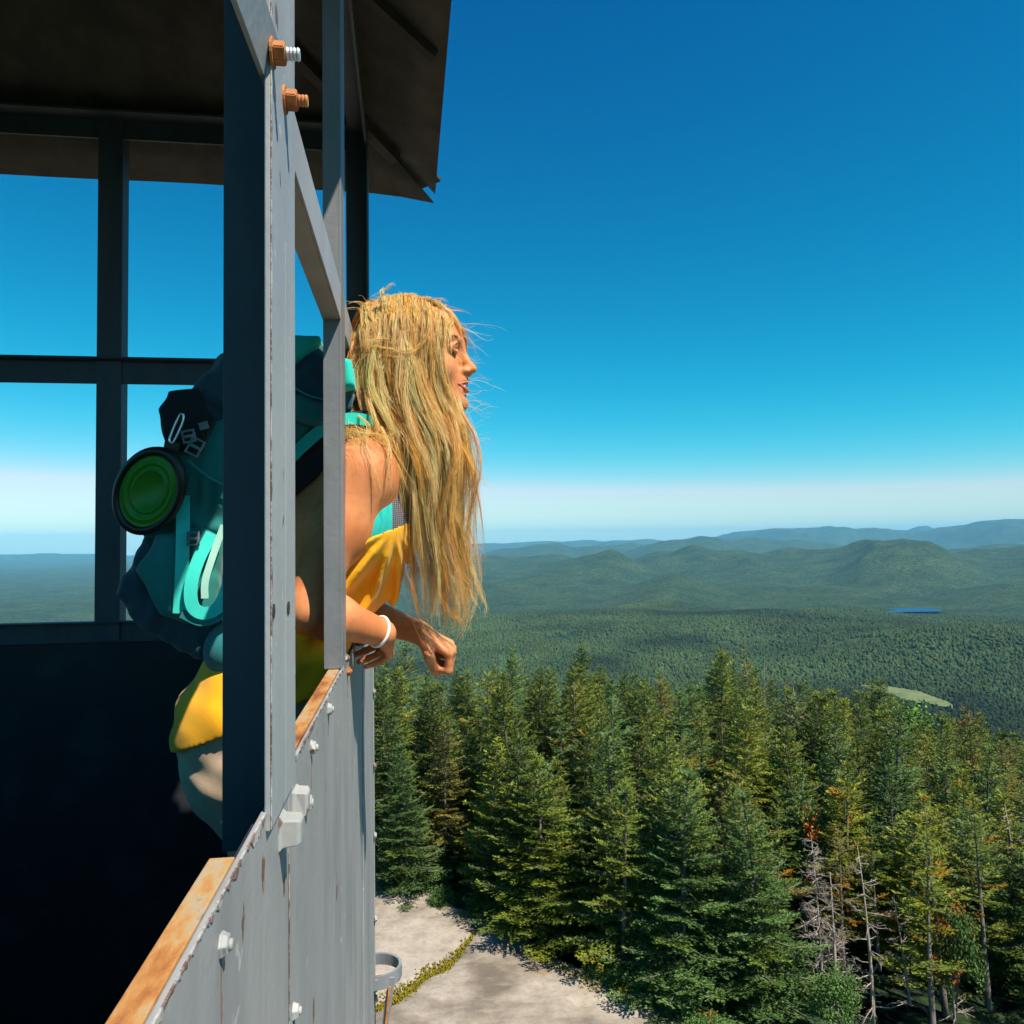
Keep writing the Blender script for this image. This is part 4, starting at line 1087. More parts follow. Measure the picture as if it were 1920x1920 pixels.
for sg in (-1, 1):                            # lids
    Cn((84,sg*22,3.2), (85.5,sg*31,4.0), 4.0, 4.6, 5); Cn((85.5,sg*31,4.0), (79,sg*43,1.0), 4.6, 3.6, 5)
    Cn((83.5,sg*22,-6.5), (84.5,sg*31,-7.4), 3.4, 3.8, 5); Cn((84.5,sg*31,-7.4), (78.5,sg*43,-4.5), 3.8, 3.4, 5)
    E((80,sg*70,-6), (3,3,3), 3) if False else None
Vb, Qb = B.mesh(1)
skin, nt, b = mat('skin', (.55,.27,.15), .58, spec=.28)
n = tex(nt, scale=14.0); n.inputs['Detail'].default_value = 5; n3_ = tex(nt, scale=230.0); n3_.inputs['Detail'].default_value = 3
n4_ = tex(nt, scale=75.0); n4_.inputs['Detail'].default_value = 6
c = mix(nt, ramp(nt, n.outputs['Fac'], [(.35,(0,)),(.7,(1,))]).outputs['Color'], (.47,.155,.052), (.62,.255,.105))
c = mix(nt, ramp(nt, n4_.outputs['Fac'], [(.5,(0,)),(.72,(.5,))]).outputs['Color'], c, (.40,.12,.045))
nt.links.new(c, b.inputs['Base Color'])
b.inputs['Subsurface Weight'].default_value = .12; b.inputs['Subsurface Radius'].default_value = (.9,.35,.18); b.inputs['Subsurface Scale'].default_value = .006
bump(nt, b, n3_.outputs['Fac'], .12, .0006)
body = mesh_np('body', Vb, Qb, skin, woman)
# lips, teeth, eyes, lashes, brows
def small(name, fn, lo, hi, h, m, sm=1, parent=None):
    f = Field(lo, hi, h); fn(f); V, Q = f.mesh(sm); return mesh_np(name, V, Q, m, parent or woman)
lipm, _, _ = mat('lips', (.50,.13,.09), .4); toothm, _, _ = mat('teeth', (.8,.77,.7), .25); eyem, _, _ = mat('eye', (.11,.07,.05), .6, spec=.1); irism, _, _ = mat('iris', (.03,.03,.03), .6, spec=.1)
browm, _, _ = mat('brow_hair', (.16,.09,.04), .7)
def fl(f):
    for k, (z0, z1, r0) in enumerate(((-60.0,-59.2,2.2),(-72.6,-73.6,2.9))):
        zm = z0*.7-65.5*.3; P = [(82,-24,-64.5),(88.5,-14,zm),(92.3,-4,z1),(92.3,4,z1),(88.5,14,zm),(82,24,-64.5)]
        rr = [1.6,r0*.85,r0,r0,r0*.85,1.6]
        for i in range(5): f.cone(hd(*P[i]), hd(*P[i+1]), rr[i]*.001, rr[i+1]*.001, .003)
small('lips', fl, hd(90,0,-66)-.035, hd(90,0,-66)+.035, .0010, lipm)
def ft(f):
    f.ell(hd(79,0,-65.5), np.array((12.5,18,5.5))*.001, .002, 'add', HR)
small('teeth', ft, hd(80,0,-65)-.03, hd(80,0,-65)+.03, .0012, toothm)
for sg in (-1, 1):
    e = small('eye', lambda f: f.ell(hd(76.5,sg*31,-2), np.array((11.6,)*3)*.001, .001), hd(76.5,sg*31,-2)-.016, hd(76.5,sg*31,-2)+.016, .0012, eyem)
    small('iris', lambda f: f.ell(hd(83.6,sg*31,-2), np.array((5,6.4,6.4))*.001, .001), hd(83,sg*31,-2)-.01, hd(83,sg*31,-2)+.01, .0008, irism, parent=e)
    m = MB(); pts = [Vector(hd(84-3*abs(t)*1.2, sg*(31+12*t), 4.5-2.2*t*t*1.6)) for t in np.linspace(-1,1,9)]; m.tube(pts, [.0006,.0016,.002,.0022,.0022,.0022,.0022,.0018,.0008], 6)
    pts = [Vector(hd(84.5-3*abs(t)*1.2, sg*(31+11*t), -7.5+2*t*t)) for t in np.linspace(-1,1,7)]; m.tube(pts, [.0005,.001,.0013,.0014,.0013,.001,.0005], 5); m.build('eyelid', skin, woman, smooth=True)
    m = MB()
    for t in np.linspace(-1,1,22):
        p = Vector(hd(87-3.2*abs(t)*1.2, sg*(31+12*t), 3.2-2.2*t*t*1.6)); m.tube([p, p+Vector(HR@np.array([.0045,sg*t*.003,.0008])), p+Vector(HR@np.array([.0075,sg*t*.005,.0036]))], [.00035,.0003,.00012], 3)
    m.build('eyelashes', browm, woman)
    m = MB()
    for t in np.linspace(-1,1,46):
        p = Vector(hd(90.5-4.5*max(0,t)**1.5*1.6-2*max(0,-t), sg*(29+15*t), 17+3*t-2.5*t*t+random.uniform(-1.6,1.6))); m.tube([p, p+Vector(HR@np.array([.0012,sg*.0045,.0016]))], [.0005,.00015], 3)
    m.build('eyebrow', browm, woman)

# clothes -------------------------------------------------------------
clothm = {}
def cloth(name, base, rough=.85, weave=700., br=.35, var=.2):
    m, nt, b = mat(name, base, rough, spec=.2)
    n = tex(nt, scale=weave); n.inputs['Detail'].default_value = 2; n2 = tex(nt, scale=9.0); n2.inputs['Detail'].default_value = 5
    c = mix(nt, ramp(nt, n2.outputs['Fac'], [(.3,(0,)),(.7,(1,))]).outputs['Color'], tuple(v*(1-var) for v in base), tuple(min(1,v*(1+var)) for v in base))
    nt.links.new(c, b.inputs['Base Color']); bump(nt, b, n.outputs['Fac'], br, .0015); b.inputs['Sheen Weight'].default_value = .15; return m
yellow = cloth('yellow_jersey', (.82,.38,.008)); khaki = cloth('khaki_cotton', (.56,.40,.26)); tealm = cloth('teal_fabric', (.015,.46,.36)); tealdk = cloth('teal_pack_cloth', (.015,.17,.155), .7); slate = cloth('slate_pack_cloth', (.018,.055,.075), .65)
webm = cloth('turquoise_webbing', (.04,.62,.50), .7, 1400., .5); blackm = cloth('black_webbing', (.01,.012,.015), .7); bootm = cloth('boot_leather', (.12,.07,.04), .7)
tax = nrm(chest-pelvis); 
# top: body shape let out, folds radiating from under the arm
Sf = Field((-.60, 1.24, ZC-.42), (.14, 1.72, ZC+.12), .0035)
torso(Sf, .010, .05); hips(Sf, .009)
for sgn in (-1, 1): Sf.ell(J(704, 988)+[0, sgn*.070, 0], (.058,.062,.060), .03)
Sf.cone(J(700,1020), J(680,1095), .074, .06, .06)   # cloth hanging away from the belly
for sgn in (-1,1):
    Sf.cone(off(J(458,1372), sgn*.094), off(J(520,1350), sgn*.092), .086, .086, .04)
x, y, z = Sf.grid(); x = x.astype(np.float32)
o1 = J(742, 990); ang = np.arctan2(z-o1[2], x-o1[0]); rad_ = np.sqrt((x-o1[0])**2+(z-o1[2])**2)
Sf.F += (.0095*np.sin(ang*15+y*14+rad_*9)*np.clip((rad_-.02)/.08,0,1)*np.clip((.42-rad_)/.12,0,1) + .0018*np.sin(ang*33+y*31+2*np.sin(rad_*40))*np.clip((rad_-.03)/.08,0,1)+.0022*np.sin(x*50+z*75+3*np.sin(y*22+x*9))*np.clip((rad_-.36)/.1,0,1)).astype(np.float32)
Sf.cut((.35,0,-.93), J(335, 1386))
tp = J(700, 1010); Sf.cut((-.40,0,.92), tp)
Vs_, Qs_ = Sf.mesh(1); mesh_np('yellow_top', Vs_, Qs_, yellow, woman)
# sports bra band with a patterned panel
Bf = Field((-.20, 1.28, ZC-.06), (.06, 1.68, ZC+.14), .0028)
for sgn in (-1, 1):
    Bf.cone(off(chest, sgn*.066), off(J(690, 905), sgn*.080), .098, .066, .05); Bf.ell(J(706, 985)+[0, sgn*.070, 0], (.0565,.0595,.0595), .03)
    Bf.cone(off(waist, sgn*.050), off(chest, sgn*.066), .086, .098, .05)
Bf.cut((.40,0,-.92), J(700,1022)); Bf.cut((-.76,0,.65), J(702,972)); Bf.cut((.3,0,.95), J(745,915)); 
Vq, Qq = Bf.mesh(1); bram = cloth('bra_fabric', (.015,.42,.36)); nt = bram.node_tree; b = nt.nodes['Principled BSDF']; src = b.inputs['Base Color'].links[0].from_socket
g_ = nd(nt, 'ShaderNodeTexCoord'); sp_ = nd(nt, 'ShaderNodeSeparateXYZ'); nt.links.new(g_.outputs['Object'], sp_.inputs[0])
ck = nd(nt, 'ShaderNodeTexChecker'); ck.inputs['Scale'].default_value = 420; mp_ = nd(nt, 'ShaderNodeMapping'); mp_.inputs['Rotation'].default_value = (0,.75,0); mp_.inputs['Scale'].default_value = (1,.01,1); nt.links.new(g_.outputs['Object'], mp_.inputs['Vector']); nt.links.new(mp_.outputs[0], ck.inputs['Vector']); ck.inputs['Color1'].default_value = (.03,.03,.035,1); ck.inputs['Color2'].default_value = (.16,.15,.17,1)
st_ = nd(nt, 'ShaderNodeMath', operation='GREATER_THAN'); nt.links.new(sp_.outputs[0], st_.inputs[0]); st_.inputs[1].default_value = float(J(737,970,1.40)[0]-wloc(woman).x)
nt.links.new(mix(nt, st_.outputs[0], src, ck.outputs[0]), b.inputs['Base Color'])
mesh_np('sports_bra', Vq, Qq, bram, woman)
# trousers
def fold_(x, y, z): return np.sin(z*17+2*np.sin(y*15))*np.sin(x*21+1)
Tf = Field((-.66, 1.26, ZF-.02), (-.16, 1.70, ZC-.18), .0045)
kn_n, kn_f = J(440,1330,1.39), J(440,1330,1.56)
hipn, hipf = pelvis+[0,-.085,0], pelvis+[0,.085,0]; knn, knf = np.array([pelvis[0]+.10, 1.385, ZF+.50]), np.array([pelvis[0]+.10, 1.555, ZF+.50]); ann, anf = np.array([pelvis[0]-.03, 1.385, ZF+.09]), np.array([pelvis[0]+.0, 1.56, ZF+.09])
Tf.cone(pelvis+[-.01,-.08,.02], pelvis+[-.01,.08,.02], .108, .108, .05); hips(Tf, .002)
for sgn in (-1, 1): Tf.cone(off(J(456,1390), sgn*.092), off(J(510,1380), sgn*.092), .078, .082, .04); Tf.cone(off(J(462,1440), sgn*.09), off(J(515,1430), sgn*.09), .072, .078, .04)
for h_, k_, a_ in ((hipn, knn, ann), (hipf, knf, anf)):
    Tf.cone(h_, k_, .096, .066, .03); Tf.cone(k_, a_, .064, .050, .03)
x, y, z = Tf.grid(); Tf.F += (.0030*np.sin(z*62-x*48+3*np.sin(y*26+z*12))*np.clip(.35+fold_(x,y,z),0,1)+.0012*np.sin(z*120+x*60+3*np.sin(y*40))).astype(np.float32)
Tf.cut((-.35,0,.93), J(335,1362))
Vt, Qt = Tf.mesh(1); tro = mesh_np('trousers', Vt, Qt, khaki, woman)
seamm, _, _ = mat('seam_thread', (.55,.42,.30), .8)
m = MB()
Tv = Vt[(Vt[:,1] < 1.47)]
for dpx in (0, 6):
    pts = []
    for px, py in ((388,1392),(390,1410),(391,1430),(394,1450),(396,1475)):
        p = J(px+dpx, py, 1.31); dd = np.hypot(Tv[:,0]-p[0], Tv[:,2]-p[2]); k_ = np.argsort(dd)[:5]; pts.append(Vector((p[0], Tv[k_,1].min()-.0008, p[2])))
    m.tube(pts, .0007, 5)
m.bm.free()
for h_, a_ in ((1, ann), (2, anf)):
    f = Field(tuple(a_+[-.11,-.06,-.10]), tuple(a_+[.19,.06,.10]), .005)
    f.cone(a_+[0,0,.03], a_+[0,0,-.05], .05, .045, .02); f.cone(a_+[0,0,-.05], a_+[.12,0,-.055], .042, .034, .02); f.cut((0,0,-1), (0,0,ZF))
    V_, Q_ = f.mesh(1); mesh_np('boot', V_, Q_, bootm, woman)
# bracelet and ring
m = MB(); d = nrm(wr_n-el_n); c0 = el_n+(wr_n-el_n)*.955; a1 = nrm(np.cross(d, [0,0,1.])); a2 = np.cross(a1, d)
whitem, _, _ = mat('white_bracelet', (.8,.78,.75), .4)
m.tube([Vector(c0+(a1*cos(t)+a2*sin(t))*.0268) for t in np.linspace(0, 2*pi, 28, endpoint=False)], .0028, 8, closed=True); m.build('bracelet', whitem, woman, smooth=True)
goldm, _, _ = mat('ring_metal', (.85,.75,.6), .2, 1.0)
rc, rd = HFk[3][2]; rd = Vector(rd); rx_ = rd.orthogonal().normalized(); ry_ = rd.cross(rx_); m = MB(); rc = Vector(rc)
m.tube([rc+(rx_*cos(t)+ry_*sin(t))*.0086 for t in np.linspace(0, 2*pi, 22, endpoint=False)], .0012, 6, closed=True)
od = Vector((.8,-.4,.2)); od = (od-rd*od.dot(rd)).normalized(); m.cyl(rc+od*.0085, rc+od*.0125, .0032, .0022, 8); m.build('ring', goldm, woman, smooth=True)

# ------------------------------------------------------------------ backpack
Yn, Yf = 1.315, 1.625
pack = empty('backpack', tuple(J(400, 1230)))
tag(pack, 'teal and slate trekking backpack worn on the leaning woman\'s back', 'backpack')
def xz(pts, Y=1.40): return [(J(px,py,Y)[0], J(px,py,Y)[2]) for px,py in pts]
def packpart(name, polys, m, h=.004, r=.03, wr_=.0048, extra=None, sm=1):
    allp = [p for pl in polys for p in xz(pl[0])]; lo = (min(p[0] for p in allp)-.02, min(pl[1] for pl in polys)-.02, min(p[1] for p in allp)-.02); hi = (max(p[0] for p in allp)+.02, max(pl[2] for pl in polys)+.02, max(p[1] for p in allp)+.02)
    f = Field(lo, hi, h)
    for pl in polys: f.poly(xz(pl[0]), pl[1], pl[2], pl[3] if len(pl) > 3 else r, .02)
    x, y, z = f.grid()
    f.F += (wr_*(np.sin(x*60+z*45+3*np.sin(z*31+y*17))*np.sin(z*38-x*22+2*np.sin(y*30)))+wr_*.55*np.sin(x*130-z*110+4*np.sin(y*40+x*30+z*25))*np.sin(x*37+z*29+1)).astype(np.float32)
    if extra: extra(f)
    V, Q = f.mesh(sm); return mesh_np(name, V, Q, m, pack)
main = packpart('main_bag', [([(432,770),(335,828),(300,872),(282,935),(290,1005),(330,1015),(400,1020),(445,1050),(500,950),(560,860),(620,800),(560,770)], Yn+.01, Yf-.01, .04)], tealdk)
packpart('lid', [([(425,672),(395,712),(372,738),(345,775),(322,812),(350,838),(430,812),(560,812),(640,800),(668,750),(660,695),(612,660),(545,645),(480,652)], Yn, Yf, .045)], slate, wr_=.006)
packpart('bottom_compartment', [([(292,1000),(262,1045),(237,1108),(255,1150),(290,1180),(345,1212),(400,1240),(440,1180),(470,1100),(455,1040),(400,1015)], Yn+.02, Yf-.02, .04)], slate)
packpart('side_pocket', [([(322,1005),(286,1066),(330,1146),(380,1160),(425,1150),(440,1010),(400,990)], Yn-.012, Yn+.08, .02)], tealdk, h=.003, wr_=.0015)
packpart('lid_panel', [([(540,660),(560,652),(612,652),(604,672),(560,712),(540,716)], Yn-.008, Yn+.10, .012)], tealm, h=.003, wr_=.0015)
packpart('lid_panel', [([(646,690),(665,694),(670,740),(650,752)], Yn-.006, Yn+.08, .01)], tealm, h=.003, wr_=.001)
packpart('lid_hem', [([(540,745),(612,772),(640,780),(636,800),(600,812),(540,795)], Yn-.010, Yn+.06, .01)], tealdk, h=.003, wr_=.001)
packpart('daisy_panel', [([(328,785),(345,752),(400,745),(425,800),(400,860),(345,860)], Yn-.014, Yn+.06, .012)], blackm, h=.003, wr_=.002)
def strap(name, pts, w, t, m, parent=pack, axis=(0,1,0), yv=None):
    """flat webbing through world points, width direction kept perpendicular to the run"""
    P = [Vector(p) for p in pts]; b = MB(); prev = None
    for i, p in enumerate(P):
        d = (P[min(i+1,len(P)-1)]-P[max(i-1,0)]).normalized(); nrm__ = Vector(axis); s_ = d.cross(nrm__).normalized(); n_ = s_.cross(d).normalized()
        a = [b.bm.verts.new(p+s_*(w/2*i_)+n_*(t/2*j_)) for i_, j_ in ((-1,-1),(1,-1),(1,1),(-1,1))]
        if prev:
            for k in range(4): b.bm.faces.new((prev[k], prev[(k+1)%4], a[(k+1)%4], a[k]))
        else: b.bm.faces.new(a[::-1])
        prev = a
    b.bm.faces.new(prev); return b.build(name, m, parent, smooth=False)
def curve(ctrl, n):
    C = [np.array(c, float) for c in ctrl]; out = []
    C = [2*C[0]-C[1]]+C+[2*C[-1]-C[-2]]
    for i in range(1, len(C)-2):
        for t in np.linspace(0, 1, n, endpoint=False):
            p0, p1, p2, p3 = C[i-1], C[i], C[i+1], C[i+2]; out.append(.5*((2*p1)+(-p0+p2)*t+(2*p0-5*p1+4*p2-p3)*t*t+(-p0+3*p1-3*p2+p3)*t**3))
    out.append(C[-2]); return out
YS = Yn-.018
seam_t = cloth('seam_piping', (.03,.26,.23), .6)
strap('seam', curve([J(352,862,Yn-.006), J(385,890,Yn-.007), J(430,915,Yn-.007), J(470,940,Yn)], 6), .003, .003, seam_t)
strap('seam', curve([J(545,722,Yn-.006), J(580,742,Yn-.007), J(625,752,Yn-.006)], 6), .003, .003, seam_t)
strap('compression_strap', curve([J(343,930,YS+.012), J(343,1000,YS), J(341,1080,YS), J(337,1150,YS)], 6), .021, .0022, webm)
strap('webbing_loop', curve([J(398,1000,YS-.004), J(372,1050,YS-.01), J(358,1100,YS-.012), J(362,1138,YS-.012), J(385,1150,YS-.012), J(412,1135,YS-.012), J(430,1090,YS-.01), J(445,1040,YS-.006)], 8), .020, .0022, webm)
strap('webbing_loop', curve([J(420,985,YS-.008), J(400,1040,YS-.013), J(385,1090,YS-.014), J(384,1122,YS-.014)], 8), .011, .0018, cloth('pale_webbing', (.35,.62,.50), .7, 1400., .4))
strap('webbing_loop', curve([J(340,1150,YS-.006), J(380,1166,YS-.008), J(420,1150,YS-.008), J(455,1110,YS-.004)], 8), .014, .002, tealdk)
strap('shoulder_strap', curve([J(470,985,1.37), J(535,905,1.345), J(580,862,1.335), J(640,812,1.345), J(690,800,1.37), J(722,822,1.385), J(735,860,1.39)], 8), .055, .012, blackm)
strap('shoulder_strap_trim', curve([J(520,885,1.330), J(566,838,1.322), J(612,800,1.322), J(655,785,1.335), J(700,790,1.36)], 8), .020, .004, tealm)
strap('shoulder_strap', curve([J(470,985,1.57), J(580,862,1.60), J(640,812,1.60), J(690,800,1.575), J(722,822,1.56), J(740,900,1.555)], 8), .055, .012, blackm)
f = Field(tuple(J(430,1260)-[.1,.22,.06]), tuple(J(640,1150)+[.06,.22,.06]), .004)
for sgn in (-1,1): f.cone(J(470,1200)+[0,sgn*.145,0], J(612,1216)+[0,sgn*.100,0], .034, .026, .03)
f.cone(J(470,1200)+[0,-.12,0], J(470,1200)+[0,.12,0], .05, .05, .03)
V_, Q_ = f.mesh(1); mesh_np('hip_belt', V_, Q_, cloth('hip_belt_cloth', (.015,.14,.15), .7), pack)
metalm, _, _ = mat('steel_hardware', (.6,.62,.63), .25, 1.0); plastm, _, _ = mat('grey_buckle', (.16,.19,.20), .4)
for (px, py, w_, h_, rt) in ((366,838,.020,.026,-.5),(354,818,.018,.018,.2),(382,798,.012,.008,.3),(362,1010,.016,.02,0)):
    p = Vector(J(px,py,YS-.012)); m = MB(); c_, s_ = cos(rt), sin(rt)
    pts = [p+Vector((c_*a-s_*b_, 0, s_*a+c_*b_)) for a, b_ in ((-w_/2,-h_/2),(w_/2,-h_/2),(w_/2,h_/2),(-w_/2,h_/2))]
    m.tube([pts[0], pts[1], pts[2], pts[3]], .0028, 6, closed=True); m.tube([(pts[0]+pts[3])/2, (pts[1]+pts[2])/2], .0032, 6); m.build('buckle', plastm, pack, smooth=True)
# carabiner and collapsible bowl
car = MB(); cp = [J(px,py,YS-.016) for px,py in ((338,776),(331,790),(322,812),(318,826),(324,830),(334,812),(343,790),(344,777))]
car.tube([Vector(p) for p in curve(cp+[cp[0]], 4)[:-1]], .0022, 8, closed=True)
co = car.build('carabiner', metalm, None, smooth=True, loc=tuple(cp[3])); tag(co, 'small steel carabiner clipped to the back of the teal pack', 'carabiner')
bowl = empty('pet_bowl', tuple(J(280, 922, Yn-.03))); tag(bowl, 'green collapsible pet bowl with black rim hanging from the pack', 'pet bowl')
def lathe(name, prof, m, c, nrm_, sx, n=56, parent=None, up=None, ring=False):
    nrm_ = Vector(nrm_).normalized(); u = Vector(up); u = (u-nrm_*u.dot(nrm_)).normalized(); v = nrm_.cross(u); b = MB(); R = []
    for (r, h) in prof: R.append([b.bm.verts.new(Vector(c)+u*(r*cos(2*pi*k/n))+v*(r*sx*sin(2*pi*k/n))+nrm_*h) for k in range(n)])
    for A, B_ in zip(R[:-1], R[1:]):
        for k in range(n): b.bm.faces.new((A[k], A[(k+1)%n], B_[(k+1)%n], B_[k]))
    if ring:
        for k in range(n): b.bm.faces.new((R[-1][k], R[-1][(k+1)%n], R[0][(k+1)%n], R[0][k]))
    elif R: b.bm.faces.new(R[-1]); b.bm.faces.new(R[0][::-1])
    return b.build(name, m, parent, smooth=True)
bc = J(279, 921, Yn-.032); bn = (-.28,-.94,-.15); upb = (.60,0,.80); SX = .74
bowlm, nt, b = mat('green_silicone', (.03,.22,.008), .45); rimm, _, _ = mat('black_rim', (.008,.008,.009), .4)
s_ = .93
lathe('bowl_wall', [(.001,-.002),(.035*s_,-.002),(.0375*s_,.002),(.041*s_,.0025),(.043*s_,-.0015),(.0475*s_,-.001),(.0515*s_,.0035),(.056*s_,.0035),(.0585*s_,.0005),(.066*s_,.001),(.069*s_,.003),(.070*s_,-.006),(.001,-.007)], bowlm, bc, bn, SX, parent=bowl, up=upb)
lathe('rim', [(.0665*s_,.0035),(.070*s_,.0065),(.078*s_,.006),(.0825*s_,.002),(.0825*s_,-.004),(.074*s_,-.007),(.0668*s_,-.0045)], rimm, bc, bn, SX, parent=bowl, up=upb, ring=True)
m = MB(); a_ = Vector(J(318,862,Yn-.03)); b_ = Vector(J(324,828,YS-.016)); m.beam(a_, b_, .024, .004, up=(0,1,0), bev=.001); m.build('hang_tab', rimm, bowl)

# ------------------------------------------------------------------ hair
hairm, nt, b = mat('blonde_hair', (.6,.38,.14), .32, spec=.8)
vt_ = nd(nt, 'ShaderNodeVertexColor', layer_name='tint'); nt.links.new(vt_.outputs[0], b.inputs['Base Color'])
tr = nd(nt, 'ShaderNodeBsdfTranslucent'); nt.links.new(vt_.outputs[0], tr.inputs['Color']); ms = nd(nt, 'ShaderNodeMixShader'); ms.inputs[0].default_value = .5
nt.links.new(b.outputs[0], ms.inputs[1]); nt.links.new(tr.outputs[0], ms.inputs[2]); nt.links.new(ms.outputs[0], nt.nodes['Material Output'].inputs[0])
hr = np.random.default_rng(5)
def catmull(C, n):
    C = np.asarray(C); C = np.concatenate([2*C[:1]-C[1:2], C, 2*C[-1:]-C[-2:-1]]); t = np.linspace(0, len(C)-3-1e-6, n); i = t.astype(int); f = (t-i)[:,None]
    p0, p1, p2, p3 = C[i], C[i+1], C[i+2], C[i+3]
    return .5*((2*p1)+(-p0+p2)*f+(2*p0-5*p1+4*p2-p3)*f*f+(-p0+3*p1-3*p2+p3)*f**3)
HP, HF, HCol, voff = [], [], [], 0
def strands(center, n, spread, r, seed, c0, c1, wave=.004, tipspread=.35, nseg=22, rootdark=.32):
    """a lock: strands round a centre line"""
    global voff
    rg = np.random.default_rng(seed); lockmix = rg.random()*.9; lph = rg.uniform(0,6.28); lfr = rg.uniform(1.2,3.2); L = catmull(center, nseg); t = np.linspace(0, 1, nseg)
    wob = rg.normal(size=(3,2))*np.array([[.011],[.008],[.0045]])*float(np.clip(np.linalg.norm(np.diff(L, axis=0), axis=1).sum()/.42-.15, .08, 1)); 
    for q__ in range(3): L = L + (np.array([wob[q__,0], wob[q__,1], 0])[None]*(np.sin(t*(5+4*q__)+wob[q__,0]*900)*np.minimum(t*2.2,1)*min(1, nseg/22))[:,None])*(1 if spread > .0036 else .15)
    d = nrm(np.gradient(L, axis=0)); ref = np.array([.2,.9,.1]); s = nrm(np.cross(d, ref)); u = np.cross(s, d)
    for k in range(n):
        a, rad = rg.uniform(0, 2*pi), spread*sqrt(rg.random()); ph = lph+rg.normal(0,1.0); fr = lfr*rg.uniform(.93,1.07); am = wave*rg.uniform(.6, 1.3)
        tw = a+rg.uniform(-1.5,1.5)*t; rr = rad*(.55+.45*np.sin(pi*np.minimum(t*1.4,1)))*(1-(1-tipspread)*t)
        P = L + s*(np.cos(tw)*rr + am*t*np.sin(fr*2*pi*t+ph))[:,None] + u*(np.sin(tw)*rr*1.0 + am*t*np.cos(fr*2*pi*t*.8+ph))[:,None]
        if rg.random() < .07: P = P + (rg.normal(size=3)*.012)[None]*(t**1.5)[:,None]
        end = rg.uniform(.72, 1.0); 
        if end < .98:
            m_ = max(4, int(nseg*end)); P = P[:m_]
        nn = len(P); tt = np.linspace(0, 1, nn); w = r*rg.uniform(.6,1.25)*(1-.75*tt**2.5)
        dd = nrm(np.gradient(P, axis=0)); q0 = nrm(np.cross(dd, rg.normal(size=3))); q1 = np.cross(dd, q0)
        ring = np.stack([P+(q0*cos(x_)+q1*sin(x_))*w[:,None] for x_ in (0, 2.094, 4.189)], 1)   # nn,3,3
        HP.append(ring.reshape(-1,3)); I_ = voff+np.arange(nn*3).reshape(nn,3)
        Fq = np.stack([I_[:-1], np.roll(I_[:-1],-1,1), np.roll(I_[1:],-1,1), I_[1:]], -1).reshape(-1,4); HF.append(Fq); voff += nn*3
        mixv = np.clip(lockmix*1.15+rg.normal(0,.22), 0, 1); col = (np.array(c0)*(1-mixv)+np.array(c1)*mixv)*rg.uniform(.8,1.2)
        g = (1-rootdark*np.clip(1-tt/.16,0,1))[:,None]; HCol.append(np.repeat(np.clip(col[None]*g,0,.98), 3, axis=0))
GOLD, PALE, BROWN = (1.0,.535,.09), (1.0,.85,.47), (.80,.35,.06)
Lx = lambda py: np.interp(py, [555,600,650,700,750,790,850,900,950,1000,1050,1100,1150,1190], [700,672,662,662,668,688,716,738,745,748,752,760,775,795])
Rx = lambda py: np.interp(py, [555,600,650,700,750,790,850,900,950,1000,1050,1100,1150,1190], [800,812,818,824,838,858,874,872,868,872,882,896,892,872])
def Ynear(py, u, lay):
    base = np.interp(py, [560,580,610,660,740,800,880,1000,1200], [1.47,1.43,1.395,1.378,1.368,1.352,1.352,1.372,1.40])
    return base + lay + .045*(abs(u-.5)*2)**2*np.interp(py,[560,800,1200],[1,.6,.3])
pys = np.array([566, 585, 620, 670, 730, 800, 870, 940, 1010, 1080, 1150, 1200])
for i in range(270):
    u = hr.random(); lay = hr.uniform(-.006, .075)*(1 if hr.random() < .75 else .2); long_ = hr.random()
    endp = hr.uniform(960, 1210) if .18 < u < .95 else hr.uniform(860, 1120)
    if hr.random() < .18: endp = hr.uniform(760, 950)
    startp = 566 if hr.random() < .8 else hr.uniform(566, 640)
    dr = hr.normal(0, .13); ph = hr.uniform(0, 6.28); wv = hr.uniform(.02, .07); C = []
    for py in pys:
        if py < startp-1: continue
        if py > endp+45: break
        k = (py-566)/640; uu = np.clip(u+dr*k+wv*np.sin(ph+py/75.)*min(1, k*3), -.02, 1.02)
        py_ = min(py, endp); px = Lx(py_)+(Rx(py_)-Lx(py_))*uu; yy = Ynear(py_, uu, lay)+(.045 if py < 570 else 0)*(startp < 567)+.012*sin(ph*1.7+py/90.)*k
        C.append(J(px, py_+ (8*(1-abs(uu*2-1)) if False else 0) + (0 if py > 640 else 30*(abs(uu-.55)*2)**2*(1 if py < 600 else .5)), yy))
    if len(C) < 3: continue
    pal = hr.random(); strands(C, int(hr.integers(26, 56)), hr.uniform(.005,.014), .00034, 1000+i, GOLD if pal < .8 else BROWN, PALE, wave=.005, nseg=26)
# under and far side mass, a little darker, fills between the near locks
for i in range(95):
    u = hr.random(); endp = hr.uniform(900, 1190); ph = hr.uniform(0, 6.28); C = []
    for py in pys:
        if py > endp+45: break
        py_ = min(py, endp); uu = np.clip(u+.03*np.sin(ph+py/80.), 0, 1); px = Lx(py_)+(Rx(py_)-Lx(py_))*uu
        if py_ < 790: px = min(px, 800)
        yy = np.interp(py_, [560,600,660,760,820,1000,1200], [1.475,1.54,1.565,1.57,1.52,1.46,1.45])-.03*u
        C.append(J(px, py_, yy))
    strands(C, int(hr.integers(14, 26)), .010, .00050, 3000+i, BROWN, GOLD, wave=.004, nseg=22)
